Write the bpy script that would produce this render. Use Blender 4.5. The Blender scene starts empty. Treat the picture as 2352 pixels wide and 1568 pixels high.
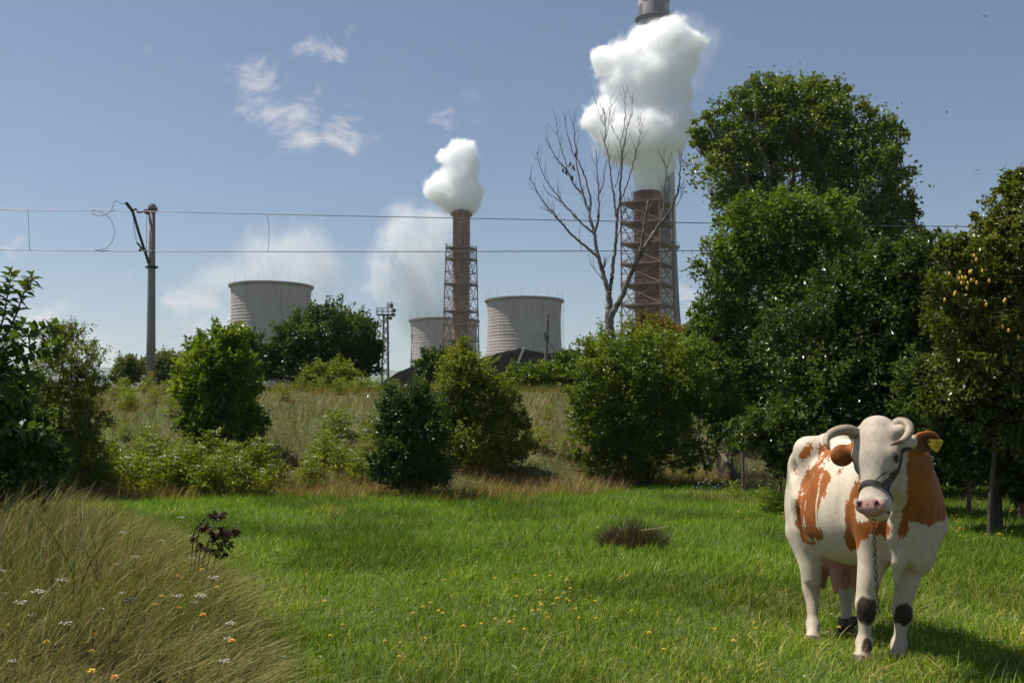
import bpy, bmesh, math, random
import numpy as np
from mathutils import Vector, Matrix

# ------------------------------------------------------------------ camera, sky, sun, exposure
SC = bpy.context.scene
COL = SC.collection
R = math.radians
EYE = 1.6                      # eye height of the photographer
LENS = 35.0
PITCH = math.atan(176.0 / (2352 * LENS / 36.0))
cam = bpy.data.cameras.new('camera')
cam.lens = LENS
cam.sensor_width = 36.0
cam.clip_start = 0.05
cam.clip_end = 30000
cam.dof.use_dof = True
cam.dof.focus_distance = 6.6
cam.dof.aperture_fstop = 8.0
cam_o = bpy.data.objects.new('camera', cam)
COL.objects.link(cam_o)
cam_o.location = (0, 0, EYE)
cam_o.rotation_euler = (R(90) + PITCH, 0, 0)
SC.camera = cam_o

SUN_EL = R(64)
SUN_H = Vector((-0.965, 0.26)).normalized()         # horizontal direction towards the sun
SUN_DIR = Vector((SUN_H.x * math.cos(SUN_EL), SUN_H.y * math.cos(SUN_EL), math.sin(SUN_EL)))
sun = bpy.data.lights.new('sun', 'SUN')
sun.energy = 5.0
sun.angle = R(0.53)
sun.color = (1.0, 0.95, 0.87)
sun_o = bpy.data.objects.new('sun', sun)
COL.objects.link(sun_o)
sun_o.rotation_euler = (-SUN_DIR).to_track_quat('-Z', 'Y').to_euler()
sun_o.location = (-60, 30, 90)

SC.view_settings.view_transform = 'Standard'
SC.view_settings.look = 'None'
SC.view_settings.exposure = 0.55
SC.view_settings.gamma = 1.0
SC.view_settings.use_curve_mapping = False
SC.cycles.max_bounces = 64
SC.cycles.diffuse_bounces = 4
SC.cycles.glossy_bounces = 2
SC.cycles.transmission_bounces = 4
SC.cycles.transparent_max_bounces = 8
SC.cycles.volume_bounces = 64
SC.cycles.sample_clamp_indirect = 6.0
SC.cycles.use_denoising = True
SC.cycles.denoiser = 'OPENIMAGEDENOISE'
SC.cycles.denoising_input_passes = 'RGB_ALBEDO_NORMAL'
SC.cycles.denoising_prefilter = 'NONE'

# the photograph's frame is measured on a 2352 x 1568 grid; P() turns a grid point and a distance into a place
FPX = 2352 * LENS / 36.0
CF = Vector((0, math.cos(PITCH), math.sin(PITCH)))
CU = Vector((0, -math.sin(PITCH), math.cos(PITCH)))
CR = Vector((1, 0, 0))
CAM = Vector((0, 0, EYE))


def P(x, y, Y):
    d = CF + CR * ((x - 1176) / FPX) - CU * ((y - 784) / FPX)
    return CAM + d * (Y / d.y)


def PXM(Y):
    return FPX / Y                                  # grid pixels per metre at distance Y


# ------------------------------------------------------------------ world: Nishita sky with fair-weather cloud
world = bpy.data.worlds.new('World')
SC.world = world
world.use_nodes = True
wt = world.node_tree
wt.nodes.clear()


def N(tree, typ, **kw):
    n = tree.nodes.new(typ)
    for k, v in kw.items():
        if k == 'inp':
            for i, val in v.items():
                n.inputs[i].default_value = val
        else:
            setattr(n, k, v)
    return n


def math_node(tree, op, a, b=None, c=None, clamp=False):
    n = tree.nodes.new('ShaderNodeMath')
    n.operation = op
    n.use_clamp = clamp
    for i, v in enumerate((a, b, c)):
        if v is None:
            continue
        if isinstance(v, (int, float)):
            n.inputs[i].default_value = v
        else:
            tree.links.new(v, n.inputs[i])
    return n.outputs[0]


w_out = N(wt, 'ShaderNodeOutputWorld')
w_bg = N(wt, 'ShaderNodeBackground', inp={'Strength': 0.060})
sky = N(wt, 'ShaderNodeTexSky', sky_type='NISHITA', sun_disc=False, sun_elevation=SUN_EL,
        sun_rotation=math.atan2(SUN_H.x, SUN_H.y), altitude=200.0, air_density=1.0, dust_density=0.6, ozone_density=3.0)
tc = N(wt, 'ShaderNodeTexCoord')
nz = N(wt, 'ShaderNodeTexNoise', inp={'Scale': 15.0, 'Detail': 6.0, 'Roughness': 0.66, 'Distortion': 0.6})
wmap = N(wt, 'ShaderNodeMapping', inp={'Scale': (1.0, 1.0, 1.7), 'Rotation': (0.0, 0.28, 0.0)})
wt.links.new(tc.outputs['Generated'], wmap.inputs[0])
wt.links.new(wmap.outputs[0], nz.inputs['Vector'])
# cloud patches: a direction, an angular size and a weight; the ones in view and the same sort all round
clouds = []
for (px, py, r, w) in [(585, 205, 62, .50), (630, 250, 66, .66), (690, 290, 62, .70), (795, 292, 62, .62), (560, 262, 40, .46),
                       (740, 120, 40, .46), (795, 118, 36, .44), (326, 118, 24, .50), (170, 485, 56, .44), (225, 515, 48, .44),
                       (425, 700, 46, .70), (478, 728, 58, .90), (520, 770, 50, .80), (10, 605, 48, .85), (128, 678, 30, .46), (290, 610, 34, .46),
                       (20, 720, 60, .5), (240, 830, 70, .75), (420, 790, 40, .5), (700, 210, 34, .40), (915, 755, 34, .5),
                       (1580, 690, 46, .6), (1600, 740, 50, .62), (70, 790, 80, .72), (1040, 300, 90, .36)]:
    d = (P(px, py, 1000.0) - CAM).normalized()
    clouds.append((d, r / FPX, w))
rs = random.Random(5)
for k in range(8):
    a = rs.uniform(0.75, 2 * math.pi - 0.75)
    e = rs.uniform(0.05, 0.8)
    clouds.append((Vector((math.sin(a) * math.cos(e), math.cos(a) * math.cos(e), math.sin(e))), rs.uniform(.03, .12), rs.uniform(.45, .75)))
acc = None
warp = N(wt, 'ShaderNodeVectorMath', operation='MULTIPLY_ADD')
nzc = N(wt, 'ShaderNodeTexNoise', inp={'Scale': 22.0, 'Detail': 2.0, 'Roughness': 0.6})
wt.links.new(tc.outputs['Generated'], nzc.inputs['Vector'])
sub = N(wt, 'ShaderNodeVectorMath', operation='SUBTRACT')
wt.links.new(nzc.outputs['Color'], sub.inputs[0])
sub.inputs[1].default_value = (.5, .5, .5)
wt.links.new(sub.outputs[0], warp.inputs[0])
warp.inputs[1].default_value = (.075, .075, .045)
wt.links.new(tc.outputs['Generated'], warp.inputs[2])
for d, r, w in clouds:
    dn = N(wt, 'ShaderNodeVectorMath', operation='DISTANCE')
    wt.links.new(warp.outputs[0], dn.inputs[0])
    dn.inputs[1].default_value = d
    mr = N(wt, 'ShaderNodeMapRange', interpolation_type='SMOOTHSTEP', inp={1: 0.0, 2: r * 1.9, 3: w, 4: 0.0})
    wt.links.new(dn.outputs['Value'], mr.inputs[0])
    acc = mr.outputs[0] if acc is None else math_node(wt, 'MAXIMUM', acc, mr.outputs[0])
gate = math_node(wt, 'MULTIPLY', acc, 3.0, clamp=True)
thr = math_node(wt, 'MULTIPLY_ADD', acc, -0.34, 0.62)            # the thicker the patch, the lower the threshold for vapour
dens = math_node(wt, 'SUBTRACT', nz.outputs['Fac'], thr)
dens = math_node(wt, 'MULTIPLY', dens, gate)
mrc = N(wt, 'ShaderNodeMapRange', interpolation_type='SMOOTHSTEP', inp={1: -0.02, 2: 0.27, 3: 0.0, 4: 0.88})
wt.links.new(dens, mrc.inputs[0])
mix = N(wt, 'ShaderNodeMix', data_type='RGBA')
wt.links.new(mrc.outputs[0], mix.inputs['Factor'])
wt.links.new(sky.outputs[0], mix.inputs['A'])
mix.inputs['B'].default_value = (8.2, 8.0, 8.3, 1)
wt.links.new(mix.outputs['Result'], w_bg.inputs['Color'])
wt.links.new(w_bg.outputs[0], w_out.inputs['Surface'])


# ------------------------------------------------------------------ helpers
def tag(o, label=None, cat=None, group=None, kind=None):
    if label:
        o['label'] = label
    if cat:
        o['category'] = cat
    if group:
        o['group'] = group
    if kind:
        o['kind'] = kind
    return o


def link(name, data, parent=None):
    o = bpy.data.objects.new(name, data)
    COL.objects.link(o)
    if parent is not None:
        o.parent = parent
    return o


def empty(name, loc, rz=0.0):
    o = bpy.data.objects.new(name, None)
    COL.objects.link(o)
    o.location = loc
    o.rotation_euler = (0, 0, rz)
    o.empty_display_size = 0.2
    return o


def np_mesh(name, verts, faces, mat=None, smooth=False, col=None):
    """verts (n,3), faces: (m,k) array of one polygon size, or a list of such arrays"""
    if not isinstance(faces, list):
        faces = [faces]
    faces = [np.asarray(f, dtype=np.int32) for f in faces if len(f)]
    me = bpy.data.meshes.new(name)
    verts = np.ascontiguousarray(verts, dtype=np.float32)
    me.vertices.add(len(verts))
    me.vertices.foreach_set('co', verts.ravel())
    loops = np.concatenate([f.ravel() for f in faces])
    sizes = np.concatenate([np.full(len(f), f.shape[1], dtype=np.int32) for f in faces])
    starts = np.concatenate([[0], np.cumsum(sizes)[:-1]]).astype(np.int32)
    me.loops.add(len(loops))
    me.loops.foreach_set('vertex_index', loops.astype(np.int32))
    me.polygons.add(len(sizes))
    me.polygons.foreach_set('loop_start', starts)
    me.polygons.foreach_set('loop_total', sizes)
    me.polygons.foreach_set('use_smooth', np.full(len(sizes), smooth, dtype=bool))
    me.update(calc_edges=True)
    if col is not None:
        at = me.color_attributes.new('Col', 'FLOAT_COLOR', 'POINT')
        c = np.ones((len(verts), 4), dtype=np.float32)
        c[:, :3] = col
        at.data.foreach_set('color', c.ravel())
    if mat is not None:
        me.materials.append(mat)
    return me


def mesh_obj(name, verts, faces, mat, parent=None, smooth=False, col=None):
    return link(name, np_mesh(name, verts, faces, mat, smooth, col), parent)


# value noise in numpy
def _hash(ix, iy, iz, seed):
    h = (ix * 374761393 + iy * 668265263 + iz * 2147483647 + seed * 974711) & 0xffffffff
    h = ((h ^ (h >> 13)) * 1274126177) & 0xffffffff
    h = h ^ (h >> 16)
    return (h & 0xffff) / 65535.0


def vnoise(p, seed=0):
    p = np.asarray(p, dtype=np.float64)
    i = np.floor(p).astype(np.int64)
    f = p - i
    f = f * f * (3 - 2 * f)
    out = 0
    for dx in (0, 1):
        wx = f[..., 0] if dx else 1 - f[..., 0]
        for dy in (0, 1):
            wy = f[..., 1] if dy else 1 - f[..., 1]
            for dz in (0, 1):
                wz = f[..., 2] if dz else 1 - f[..., 2]
                out = out + wx * wy * wz * _hash(i[..., 0] + dx, i[..., 1] + dy, i[..., 2] + dz, seed)
    return out


def fbm(p, octaves=4, seed=0, gain=0.5):
    p = np.asarray(p, dtype=np.float64)
    a, s, t = 1.0, 0.0, 0.0
    for o in range(octaves):
        s = s + a * vnoise(p * (2 ** o), seed + o * 17)
        t += a
        a *= gain
    return s / t


def fbm2(x, y, octaves=4, seed=0, gain=0.5):
    return fbm(np.stack([np.asarray(x, float), np.asarray(y, float), np.zeros_like(np.asarray(x, float))], -1), octaves, seed, gain)


def sstep(a, b, x):
    t = np.clip((x - a) / (b - a), 0, 1)
    return t * t * (3 - 2 * t)


# terrain height: flat meadow, railway bank behind it, level land beyond
def toe_y(x):
    return 20.6 + 4.6 * sstep(0.2, 5.0, x) + 0.35 * np.sin(x * 0.9) + 0.2 * np.sin(x * 2.3 + 1)


def crest_y(x):
    return toe_y(x) + 9.0 - 2.5 * sstep(0.2, 5.0, x)


BANK = 2.40


def gz(x, y):
    x = np.asarray(x, float)
    y = np.asarray(y, float)
    t0, t1 = toe_y(x), crest_y(x)
    t = np.clip((y - t0) / (t1 - t0), 0, 1)
    prof = t * t * (3 - 2 * t) * 0.55 + t * 0.45
    bank = BANK * prof
    fade = sstep(11.0, 15.5, x) * sstep(60, 30, y)       # the bank dies out towards the orchard on the right
    bank = bank * (1 - 0.75 * fade)
    bumps = (fbm2(x * 0.35, y * 0.35, 3, 3) - 0.5) * 0.10 + (fbm2(x * 1.6, y * 1.6, 2, 9) - 0.5) * 0.05
    bumps = bumps * (1 + 5 * (t > 0) * np.sin(np.pi * np.clip(t, 0, 1)) * 0.7)
    near = sstep(3.5, 5.0, y)
    dip = -0.07 * np.exp(-(((x - 2.4) / 1.3) ** 2 + ((y - 7.8) / 0.75) ** 2))
    far = -1.4 * sstep(44, 70, y)                         # land falls a little behind the railway
    far = far - 2.0 * sstep(150, 600, y)
    return bank + bumps * near * sstep(300, 60, y) + dip + far


# ------------------------------------------------------------------ materials
def new_mat(name):
    m = bpy.data.materials.new(name)
    m.use_nodes = True
    nt = m.node_tree
    b = nt.nodes['Principled BSDF']
    return m, nt, b


def ramp(nt, fac, stops):
    n = nt.nodes.new('ShaderNodeValToRGB')
    e = n.color_ramp.elements
    while len(e) > 1:
        e.remove(e[-1])
    e[0].position = stops[0][0]
    e[0].color = (*stops[0][1], 1)
    for p, c in stops[1:]:
        q = e.new(p)
        q.color = (*c, 1)
    if fac is not None:
        nt.links.new(fac, n.inputs[0])
    return n.outputs[0]


def noise(nt, scale, detail=4.0, rough=0.55, vec='Object', stretch=None, dist=0.0):
    t = nt.nodes.new('ShaderNodeTexCoord')
    src = t.outputs[vec]
    if stretch is not None:
        mp = nt.nodes.new('ShaderNodeMapping')
        mp.inputs['Scale'].default_value = stretch
        nt.links.new(src, mp.inputs[0])
        src = mp.outputs[0]
    n = nt.nodes.new('ShaderNodeTexNoise')
    n.inputs['Scale'].default_value = scale
    n.inputs['Detail'].default_value = detail
    n.inputs['Roughness'].default_value = rough
    n.inputs['Distortion'].default_value = dist
    nt.links.new(src, n.inputs['Vector'])
    return n.outputs['Fac']


def mixc(nt, fac, a, b, mode='MIX'):
    n = nt.nodes.new('ShaderNodeMix')
    n.data_type = 'RGBA'
    n.blend_type = mode
    for i, v in (('Factor', fac), ('A', a), ('B', b)):
        if isinstance(v, (int, float)):
            n.inputs[i].default_value = v
        elif isinstance(v, tuple):
            n.inputs[i].default_value = (*v[:3], 1)
        else:
            nt.links.new(v, n.inputs[i])
    return n.outputs['Result']


def bump(nt, b, h, strength=0.4, dist=0.02):
    n = nt.nodes.new('ShaderNodeBump')
    n.inputs['Strength'].default_value = strength
    n.inputs['Distance'].default_value = dist
    nt.links.new(h, n.inputs['Height'])
    nt.links.new(n.outputs[0], b.inputs['Normal'])


def mat_simple(name, c0, c1, scale=3.0, rough=0.8, metal=0.0, bumps=0.3, dist=0.01, stretch=None, detail=5.0, lo=0.35, hi=0.65):
    m, nt, b = new_mat(name)
    f = noise(nt, scale, detail, 0.6, stretch=stretch)
    nt.links.new(ramp(nt, f, [(lo, c0), (hi, c1)]), b.inputs['Base Color'])
    b.inputs['Roughness'].default_value = rough
    b.inputs['Metallic'].default_value = metal
    if bumps:
        bump(nt, b, f, bumps, dist)
    return m


def mat_leaf(name, dark, mid, light, clump=0.7, rough=0.42, transl=0.35, spec=0.45):
    """leaf: colour differs from leaf to leaf and between sprays; light passes through the blade"""
    m, nt, b = new_mat(name)
    g = nt.nodes.new('ShaderNodeNewGeometry')
    f = noise(nt, clump, 2.0)
    v = math_node(nt, 'MULTIPLY_ADD', f, 1.7, -0.62)
    v = math_node(nt, 'MULTIPLY_ADD', g.outputs['Random Per Island'], 0.5, v)
    c = ramp(nt, v, [(0.1, dark), (0.5, mid), (0.9, light)])
    nt.links.new(c, b.inputs['Base Color'])
    b.inputs['Roughness'].default_value = rough
    b.inputs['Specular IOR Level'].default_value = spec
    tr = nt.nodes.new('ShaderNodeBsdfTranslucent')
    c2 = mixc(nt, 1.0, c, (1.0, 1.05, 0.35), 'MULTIPLY')
    nt.links.new(c2, tr.inputs['Color'])
    mx = nt.nodes.new('ShaderNodeMixShader')
    mx.inputs[0].default_value = transl
    nt.links.new(b.outputs[0], mx.inputs[1])
    nt.links.new(tr.outputs[0], mx.inputs[2])
    nt.links.new(mx.outputs[0], nt.nodes['Material Output'].inputs['Surface'])
    return m


def mat_vcol(name, rough=0.6, transl=0.3, spec=0.3):
    m, nt, b = new_mat(name)
    a = nt.nodes.new('ShaderNodeVertexColor')
    a.layer_name = 'Col'
    nt.links.new(a.outputs[0], b.inputs['Base Color'])
    b.inputs['Roughness'].default_value = rough
    b.inputs['Specular IOR Level'].default_value = spec
    if transl:
        tr = nt.nodes.new('ShaderNodeBsdfTranslucent')
        c2 = mixc(nt, 1.0, a.outputs[0], (1.0, 1.05, 0.5), 'MULTIPLY')
        nt.links.new(c2, tr.inputs['Color'])
        mx = nt.nodes.new('ShaderNodeMixShader')
        mx.inputs[0].default_value = transl
        nt.links.new(b.outputs[0], mx.inputs[1])
        nt.links.new(tr.outputs[0], mx.inputs[2])
        nt.links.new(mx.outputs[0], nt.nodes['Material Output'].inputs['Surface'])
    return m


# ------------------------------------------------------------------ shape helpers
def frame_of(t):
    t = Vector(t).normalized()
    a = Vector((0, 0, 1)) if abs(t.z) < 0.92 else Vector((1, 0, 0))
    u = t.cross(a).normalized()
    return u, t.cross(u).normalized()


def tube_arrays(pts, rad, n=6, cap=True):
    """tapered tube through points, swept with a carried-along frame"""
    pts = [Vector(p) for p in pts]
    m = len(pts)
    V, F = [], []
    u = None
    for i, p in enumerate(pts):
        t = (pts[min(i + 1, m - 1)] - pts[max(i - 1, 0)]).normalized()
        if u is None:
            u, _ = frame_of(t)
        else:
            u = (u - t * u.dot(t))
            u = u.normalized() if u.length > 1e-6 else frame_of(t)[0]
        w = t.cross(u)
        r = rad[i]
        for k in range(n):
            a = 2 * math.pi * k / n
            V.append(p + u * (r * math.cos(a)) + w * (r * math.sin(a)))
    for i in range(m - 1):
        for k in range(n):
            k2 = (k + 1) % n
            F.append((i * n + k, i * n + k2, (i + 1) * n + k2, (i + 1) * n + k))
    caps = []
    if cap:
        caps = [tuple(range(n))[::-1], tuple((m - 1) * n + k for k in range(n))]
    return V, F, caps


def catmull(pts, n):
    pts = [Vector(p) for p in pts]
    P_ = [pts[0] * 2 - pts[1]] + pts + [pts[-1] * 2 - pts[-2]]
    out = []
    for i in range(1, len(P_) - 2):
        for k in range(n):
            t = k / n
            a, b, c, d = P_[i - 1], P_[i], P_[i + 1], P_[i + 2]
            out.append(0.5 * ((2 * b) + (c - a) * t + (2 * a - 5 * b + 4 * c - d) * t * t + (3 * b - a - 3 * c + d) * t ** 3))
    out.append(pts[-1])
    return out


class MB:
    """collects vertices and faces of any polygon size into ONE mesh"""

    def __init__(self):
        self.v, self.f = [], []

    def add(self, V, F):
        o = len(self.v)
        self.v.extend(tuple(v) for v in V)
        self.f.extend(tuple(i + o for i in f) for f in F)

    def tube(self, pts, rad, n=6, cap=True):
        if isinstance(rad, (int, float)):
            rad = [rad] * len(pts)
        V, F, c = tube_arrays(pts, rad, n, cap)
        self.add(V, list(F) + list(c))

    def box(self, c, s, rot=None):
        c = Vector(c)
        V = []
        for z in (-1, 1):
            for y in (-1, 1):
                for x in (-1, 1):
                    q = Vector((x * s[0] / 2, y * s[1] / 2, z * s[2] / 2))
                    if rot is not None:
                        q = rot @ q
                    V.append(c + q)
        self.add(V, [(0, 2, 3, 1), (4, 5, 7, 6), (0, 1, 5, 4), (2, 6, 7, 3), (0, 4, 6, 2), (1, 3, 7, 5)])

    def lathe(self, prof, n=32, c=(0, 0, 0), close=False):
        """prof: list of (radius, z)"""
        c = Vector(c)
        V = [c + Vector((r * math.cos(2 * math.pi * k / n), r * math.sin(2 * math.pi * k / n), z)) for r, z in prof for k in range(n)]
        F = []
        m = len(prof)
        for i in range(m - 1 + (1 if close else 0)):
            j = (i + 1) % m
            for k in range(n):
                k2 = (k + 1) % n
                F.append((i * n + k, i * n + k2, j * n + k2, j * n + k))
        self.add(V, F)

    def mesh(self, name, mat, smooth=False):
        me = bpy.data.meshes.new(name)
        me.from_pydata(self.v, [], self.f)
        me.update()
        if smooth:
            me.polygons.foreach_set('use_smooth', [True] * len(me.polygons))
        if mat is not None:
            me.materials.append(mat)
        return me

    def build(self, name, mat, parent=None, smooth=False):
        return link(name, self.mesh(name, mat, smooth), parent)


def unit_bar(mat, n=6, name='bar'):
    m = MB()
    m.tube([(0, 0, 0), (0, 0, 1)], [1, 1], n)
    return m.mesh(name, mat)


def put_bar(name, me, a, b, r, parent, r2=None):
    """one bar from a to b (in the parent's space) sharing the unit bar mesh"""
    a, b = Vector(a), Vector(b)
    o = link(name, me, parent)
    d = b - a
    o.matrix_local = Matrix.Translation(a) @ d.to_track_quat('Z', 'Y').to_matrix().to_4x4() @ Matrix.Diagonal((r, r2 or r, d.length, 1))
    return o


# surface nets: a smooth closed mesh out of a sampled distance field
def surface_nets(D, origin, h):
    s = D < 0
    nx, ny, nz_ = D.shape
    idx = -np.ones((nx - 1, ny - 1, nz_ - 1), dtype=np.int64)
    cnt = np.zeros((nx - 1, ny - 1, nz_ - 1), dtype=np.int8)
    for a in (0, 1):
        for b in (0, 1):
            for c in (0, 1):
                cnt += s[a:nx - 1 + a, b:ny - 1 + b, c:nz_ - 1 + c].astype(np.int8)
    act = (cnt > 0) & (cnt < 8)
    ci = np.argwhere(act)
    idx[act] = np.arange(len(ci))
    acc_p = np.zeros((len(ci), 3))
    acc_n = np.zeros(len(ci))
    corners = [(a, b, c) for a in (0, 1) for b in (0, 1) for c in (0, 1)]
    for A in corners:
        for ax in range(3):
            if A[ax] == 1:
                continue
            B = list(A)
            B[ax] = 1
            da = D[ci[:, 0] + A[0], ci[:, 1] + A[1], ci[:, 2] + A[2]]
            db = D[ci[:, 0] + B[0], ci[:, 1] + B[1], ci[:, 2] + B[2]]
            x = (da < 0) != (db < 0)
            t = np.where(x, da / np.where(x, da - db, 1), 0)
            p = np.array(A, float)[None, :] + np.zeros((len(ci), 3))
            p[:, ax] += t
            acc_p += np.where(x[:, None], p, 0)
            acc_n += x
    V = (ci + acc_p / acc_n[:, None]) * h + np.asarray(origin)
    quads = []
    for ax in range(3):
        u, v = (ax + 1) % 3, (ax + 2) % 3
        sl0 = [slice(1, -1)] * 3
        sl0[ax] = slice(0, -1)
        sl1 = list(sl0)
        sl1[ax] = slice(1, None)
        a, b = s[tuple(sl0)], s[tuple(sl1)]
        e = np.argwhere(a != b)
        inside_a = a[a != b]
        off = np.array([1, 1, 1])
        off[ax] = 0
        e = e + off
        du = np.zeros(3, int)
        du[u] = 1
        dv = np.zeros(3, int)
        dv[v] = 1

        def g(q):
            return idx[q[:, 0], q[:, 1], q[:, 2]]
        q = np.stack([g(e - du - dv), g(e - dv), g(e), g(e - du)], 1)
        q[~inside_a] = q[~inside_a][:, ::-1]
        quads.append(q)
    return V, np.concatenate(quads)
# ------------------------------------------------------------------ ground
RNG = np.random.default_rng(11)


def spaced(near_lo, near_hi, step, far, g=1.16):
    a = list(np.arange(near_lo, near_hi + 1e-6, step))
    s = step
    x = near_hi
    while x < far:
        s *= g
        x += s
        a.append(x)
    return a


xp = spaced(0, 16, 0.3, 7000)
xg = np.array([-v for v in xp[:0:-1]] + xp)
yg = np.array([-40, -20, -8, -2, 1.5, 3] + spaced(4, 44, 0.3, 7000))
XX, YY = np.meshgrid(xg, yg, indexing='ij')
ZZ = gz(XX, YY)
m_ground, nt_, b_ = new_mat('meadow_soil')
n1_ = noise(nt_, 0.5, 5.0)
n2_ = noise(nt_, 7.0, 6.0, 0.65)
c_ = ramp(nt_, n1_, [(0.3, (0.040, 0.062, 0.014)), (0.55, (0.062, 0.080, 0.020)), (0.75, (0.105, 0.092, 0.040))])
c_ = mixc(nt_, 0.65, c_, ramp(nt_, n2_, [(0.3, (0.45, 0.45, 0.4)), (0.7, (1.35, 1.3, 1.15))]), 'MULTIPLY')
nt_.links.new(c_, b_.inputs['Base Color'])
b_.inputs['Roughness'].default_value = 0.95
bump(nt_, b_, n2_, 0.8, 0.05)
ny_ = len(yg)
i_ = (np.arange(len(xg) - 1)[:, None] * ny_ + np.arange(ny_ - 1)[None]).ravel()
ground = mesh_obj('ground', np.stack([XX, YY, ZZ], -1).reshape(-1, 3), np.stack([i_, i_ + ny_, i_ + ny_ + 1, i_ + 1], 1), m_ground, smooth=True)
ground['kind'] = 'structure'

# distant hills
m_hill = mat_simple('hill_woods', (0.035, 0.055, 0.030), (0.075, 0.090, 0.045), 0.004, 0.95, bumps=0)
nx_ = 220
hx = np.linspace(-5200, 5200, nx_)
prof_h = 150 + 130 * fbm2(hx * 0.0011, hx * 0, 4, 41) + 60 * fbm2(hx * 0.004, hx * 0, 3, 42)
hv = []
rows_ = [(4300, 0.0), (4600, 0.45), (4900, 0.85), (5200, 1.0), (5800, 0.7), (6600, -0.02)]
for (yy, f) in rows_:
    hv.append(np.stack([hx, np.full(nx_, yy) + 60 * np.sin(hx * 0.003), -6 + prof_h * f * (1 + 0.15 * (fbm2(hx * 0.006, np.full(nx_, yy * 0.01), 3, 7) - 0.5))], -1))
hv = np.stack(hv, 1)
k_ = len(rows_)
i_ = (np.arange(nx_ - 1)[:, None] * k_ + np.arange(k_ - 1)[None]).ravel()
hills = mesh_obj('hills', hv.reshape(-1, 3), np.stack([i_, i_ + k_, i_ + k_ + 1, i_ + 1], 1), m_hill, smooth=True)
hills['kind'] = 'structure'


# ------------------------------------------------------------------ blades of grass
def blades(pos, h, w, lean, yaw, bend, col, seg=2, tip=None):
    """pos (n,3); h, w (n,); lean (n,2) horizontal throw of the tip as a share of the height; yaw: facing of the blade"""
    n = len(pos)
    lv = []
    side = np.stack([np.cos(yaw), np.sin(yaw), np.zeros(n)], -1)
    for k in range(seg + 1):
        t = k / seg
        u = t ** bend
        c = pos.copy()
        c[:, 0] += lean[:, 0] * h * u
        c[:, 1] += lean[:, 1] * h * u
        c[:, 2] += h * t * (1 - 0.28 * np.minimum(np.hypot(lean[:, 0], lean[:, 1]), 1.6) * t)
        ww = w * (1.0 if k == 0 else (1 - t) ** 0.6 + 0.0)
        if k < seg:
            lv += [c - side * ww[:, None] / 2, c + side * ww[:, None] / 2]
        else:
            lv.append(c)
    m = len(lv)
    V = np.stack(lv, 1).reshape(-1, 3)
    b = (np.arange(n) * m)[:, None]
    q = [b + np.array([[2 * k, 2 * k + 1, 2 * k + 3, 2 * k + 2]]) for k in range(seg - 1)]
    quads = np.concatenate(q) if q else np.zeros((0, 4), int)
    tris = b + np.array([[2 * seg - 2, 2 * seg - 1, 2 * seg]])
    C = np.repeat(col[:, None, :], m, 1)
    if tip is not None:
        C = C.copy()
        C[:, -1] = tip
    return V, quads, tris, C.reshape(-1, 3)


def blade_object(name, sets, mat, parent=None):
    Vs, Qs, Ts, Cs = [], [], [], []
    o = 0
    for V, Q, T, C in sets:
        Vs.append(V)
        if len(Q):
            Qs.append(Q + o)
        Ts.append(T + o)
        Cs.append(C)
        o += len(V)
    fs = ([np.concatenate(Qs)] if Qs else []) + [np.concatenate(Ts)]
    return mesh_obj(name, np.concatenate(Vs), fs, mat, parent, col=np.concatenate(Cs))


m_grass = mat_vcol('grass_blade', 0.65, 0.40, 0.16)
m_grass_dry = mat_vcol('dry_grass_blade', 0.65, 0.28, 0.16)


def pick(n, cols, probs, jit=0.25):
    cols = np.array(cols)
    k = RNG.choice(len(cols), n, p=np.array(probs) / np.sum(probs))
    return cols[k] * (1 - jit + 2 * jit * RNG.random((n, 1))) * (1 + 0.10 * (RNG.random((n, 3)) - 0.5))


def frustum_points(n, y0, y1, power=1.5, margin=0.9, xmax=0.53):
    u = RNG.random(n)
    a = 2 - power
    Y = (y0 ** a + u * (y1 ** a - y0 ** a)) ** (1 / a)
    X = (RNG.random(n) * 2 - 1) * (xmax * Y + margin)
    return X, Y


def tall_edge(y):
    """right-hand edge of the tall unmown grass"""
    return np.interp(y, [4, 6, 7.5, 9, 11, 13, 16], [-1.15, -1.5, -2.0, -2.75, -3.7, -5.0, -7.5])


# short meadow grass
n = 360000
X, Y = frustum_points(n, 5.2, 27.0, 1.55)
ok = Y < toe_y(X) + 0.8
X, Y = X[ok], Y[ok]
n = len(X)
lush = fbm2(X * 0.55, Y * 0.55, 3, 51)
dry = fbm2(X * 0.9, Y * 0.35, 3, 77)
far = sstep(7, 13, Y)
h = (0.045 + 0.075 * RNG.random(n) ** 1.5) * (0.65 + 0.9 * lush) * (1 + 0.35 * far)
clump = (fbm2(X * 2.2, Y * 2.2, 2, 23) > 0.68)
h = np.where(clump, h * 1.5, h)
w = 0.0036 + 0.00045 * Y + 0.002 * RNG.random(n)
lean = RNG.normal(0, 0.42, (n, 2)) + np.array((0.18, 0.0))
yaw = RNG.random(n) * np.pi
g = pick(n, [(0.120, 0.222, 0.012), (0.180, 0.296, 0.017), (0.257, 0.328, 0.030), (0.086, 0.157, 0.010)], [0.34, 0.36, 0.16, 0.14])
yel = (1 - far)[:, None] * np.array((0.052, 0.014, 0.005))
g = g + yel * RNG.random((n, 1))
ps = 0.03 + 0.13 * (1 - far) * sstep(0.40, 0.62, dry) + 0.30 * sstep(0.60, 0.72, dry) * sstep(14, 18, Y)
st = RNG.random(n) < ps
g[st] = pick(int(st.sum()), [(0.618, 0.493, 0.135), (0.482, 0.386, 0.104), (0.721, 0.624, 0.191)], [0.5, 0.3, 0.2])
dk = sstep(0.50, 0.64, lush)[:, None]
g = g * (1 - 0.38 * dk)
big_ = fbm2(X * 0.22, Y * 0.30, 3, 131)[:, None]
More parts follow.
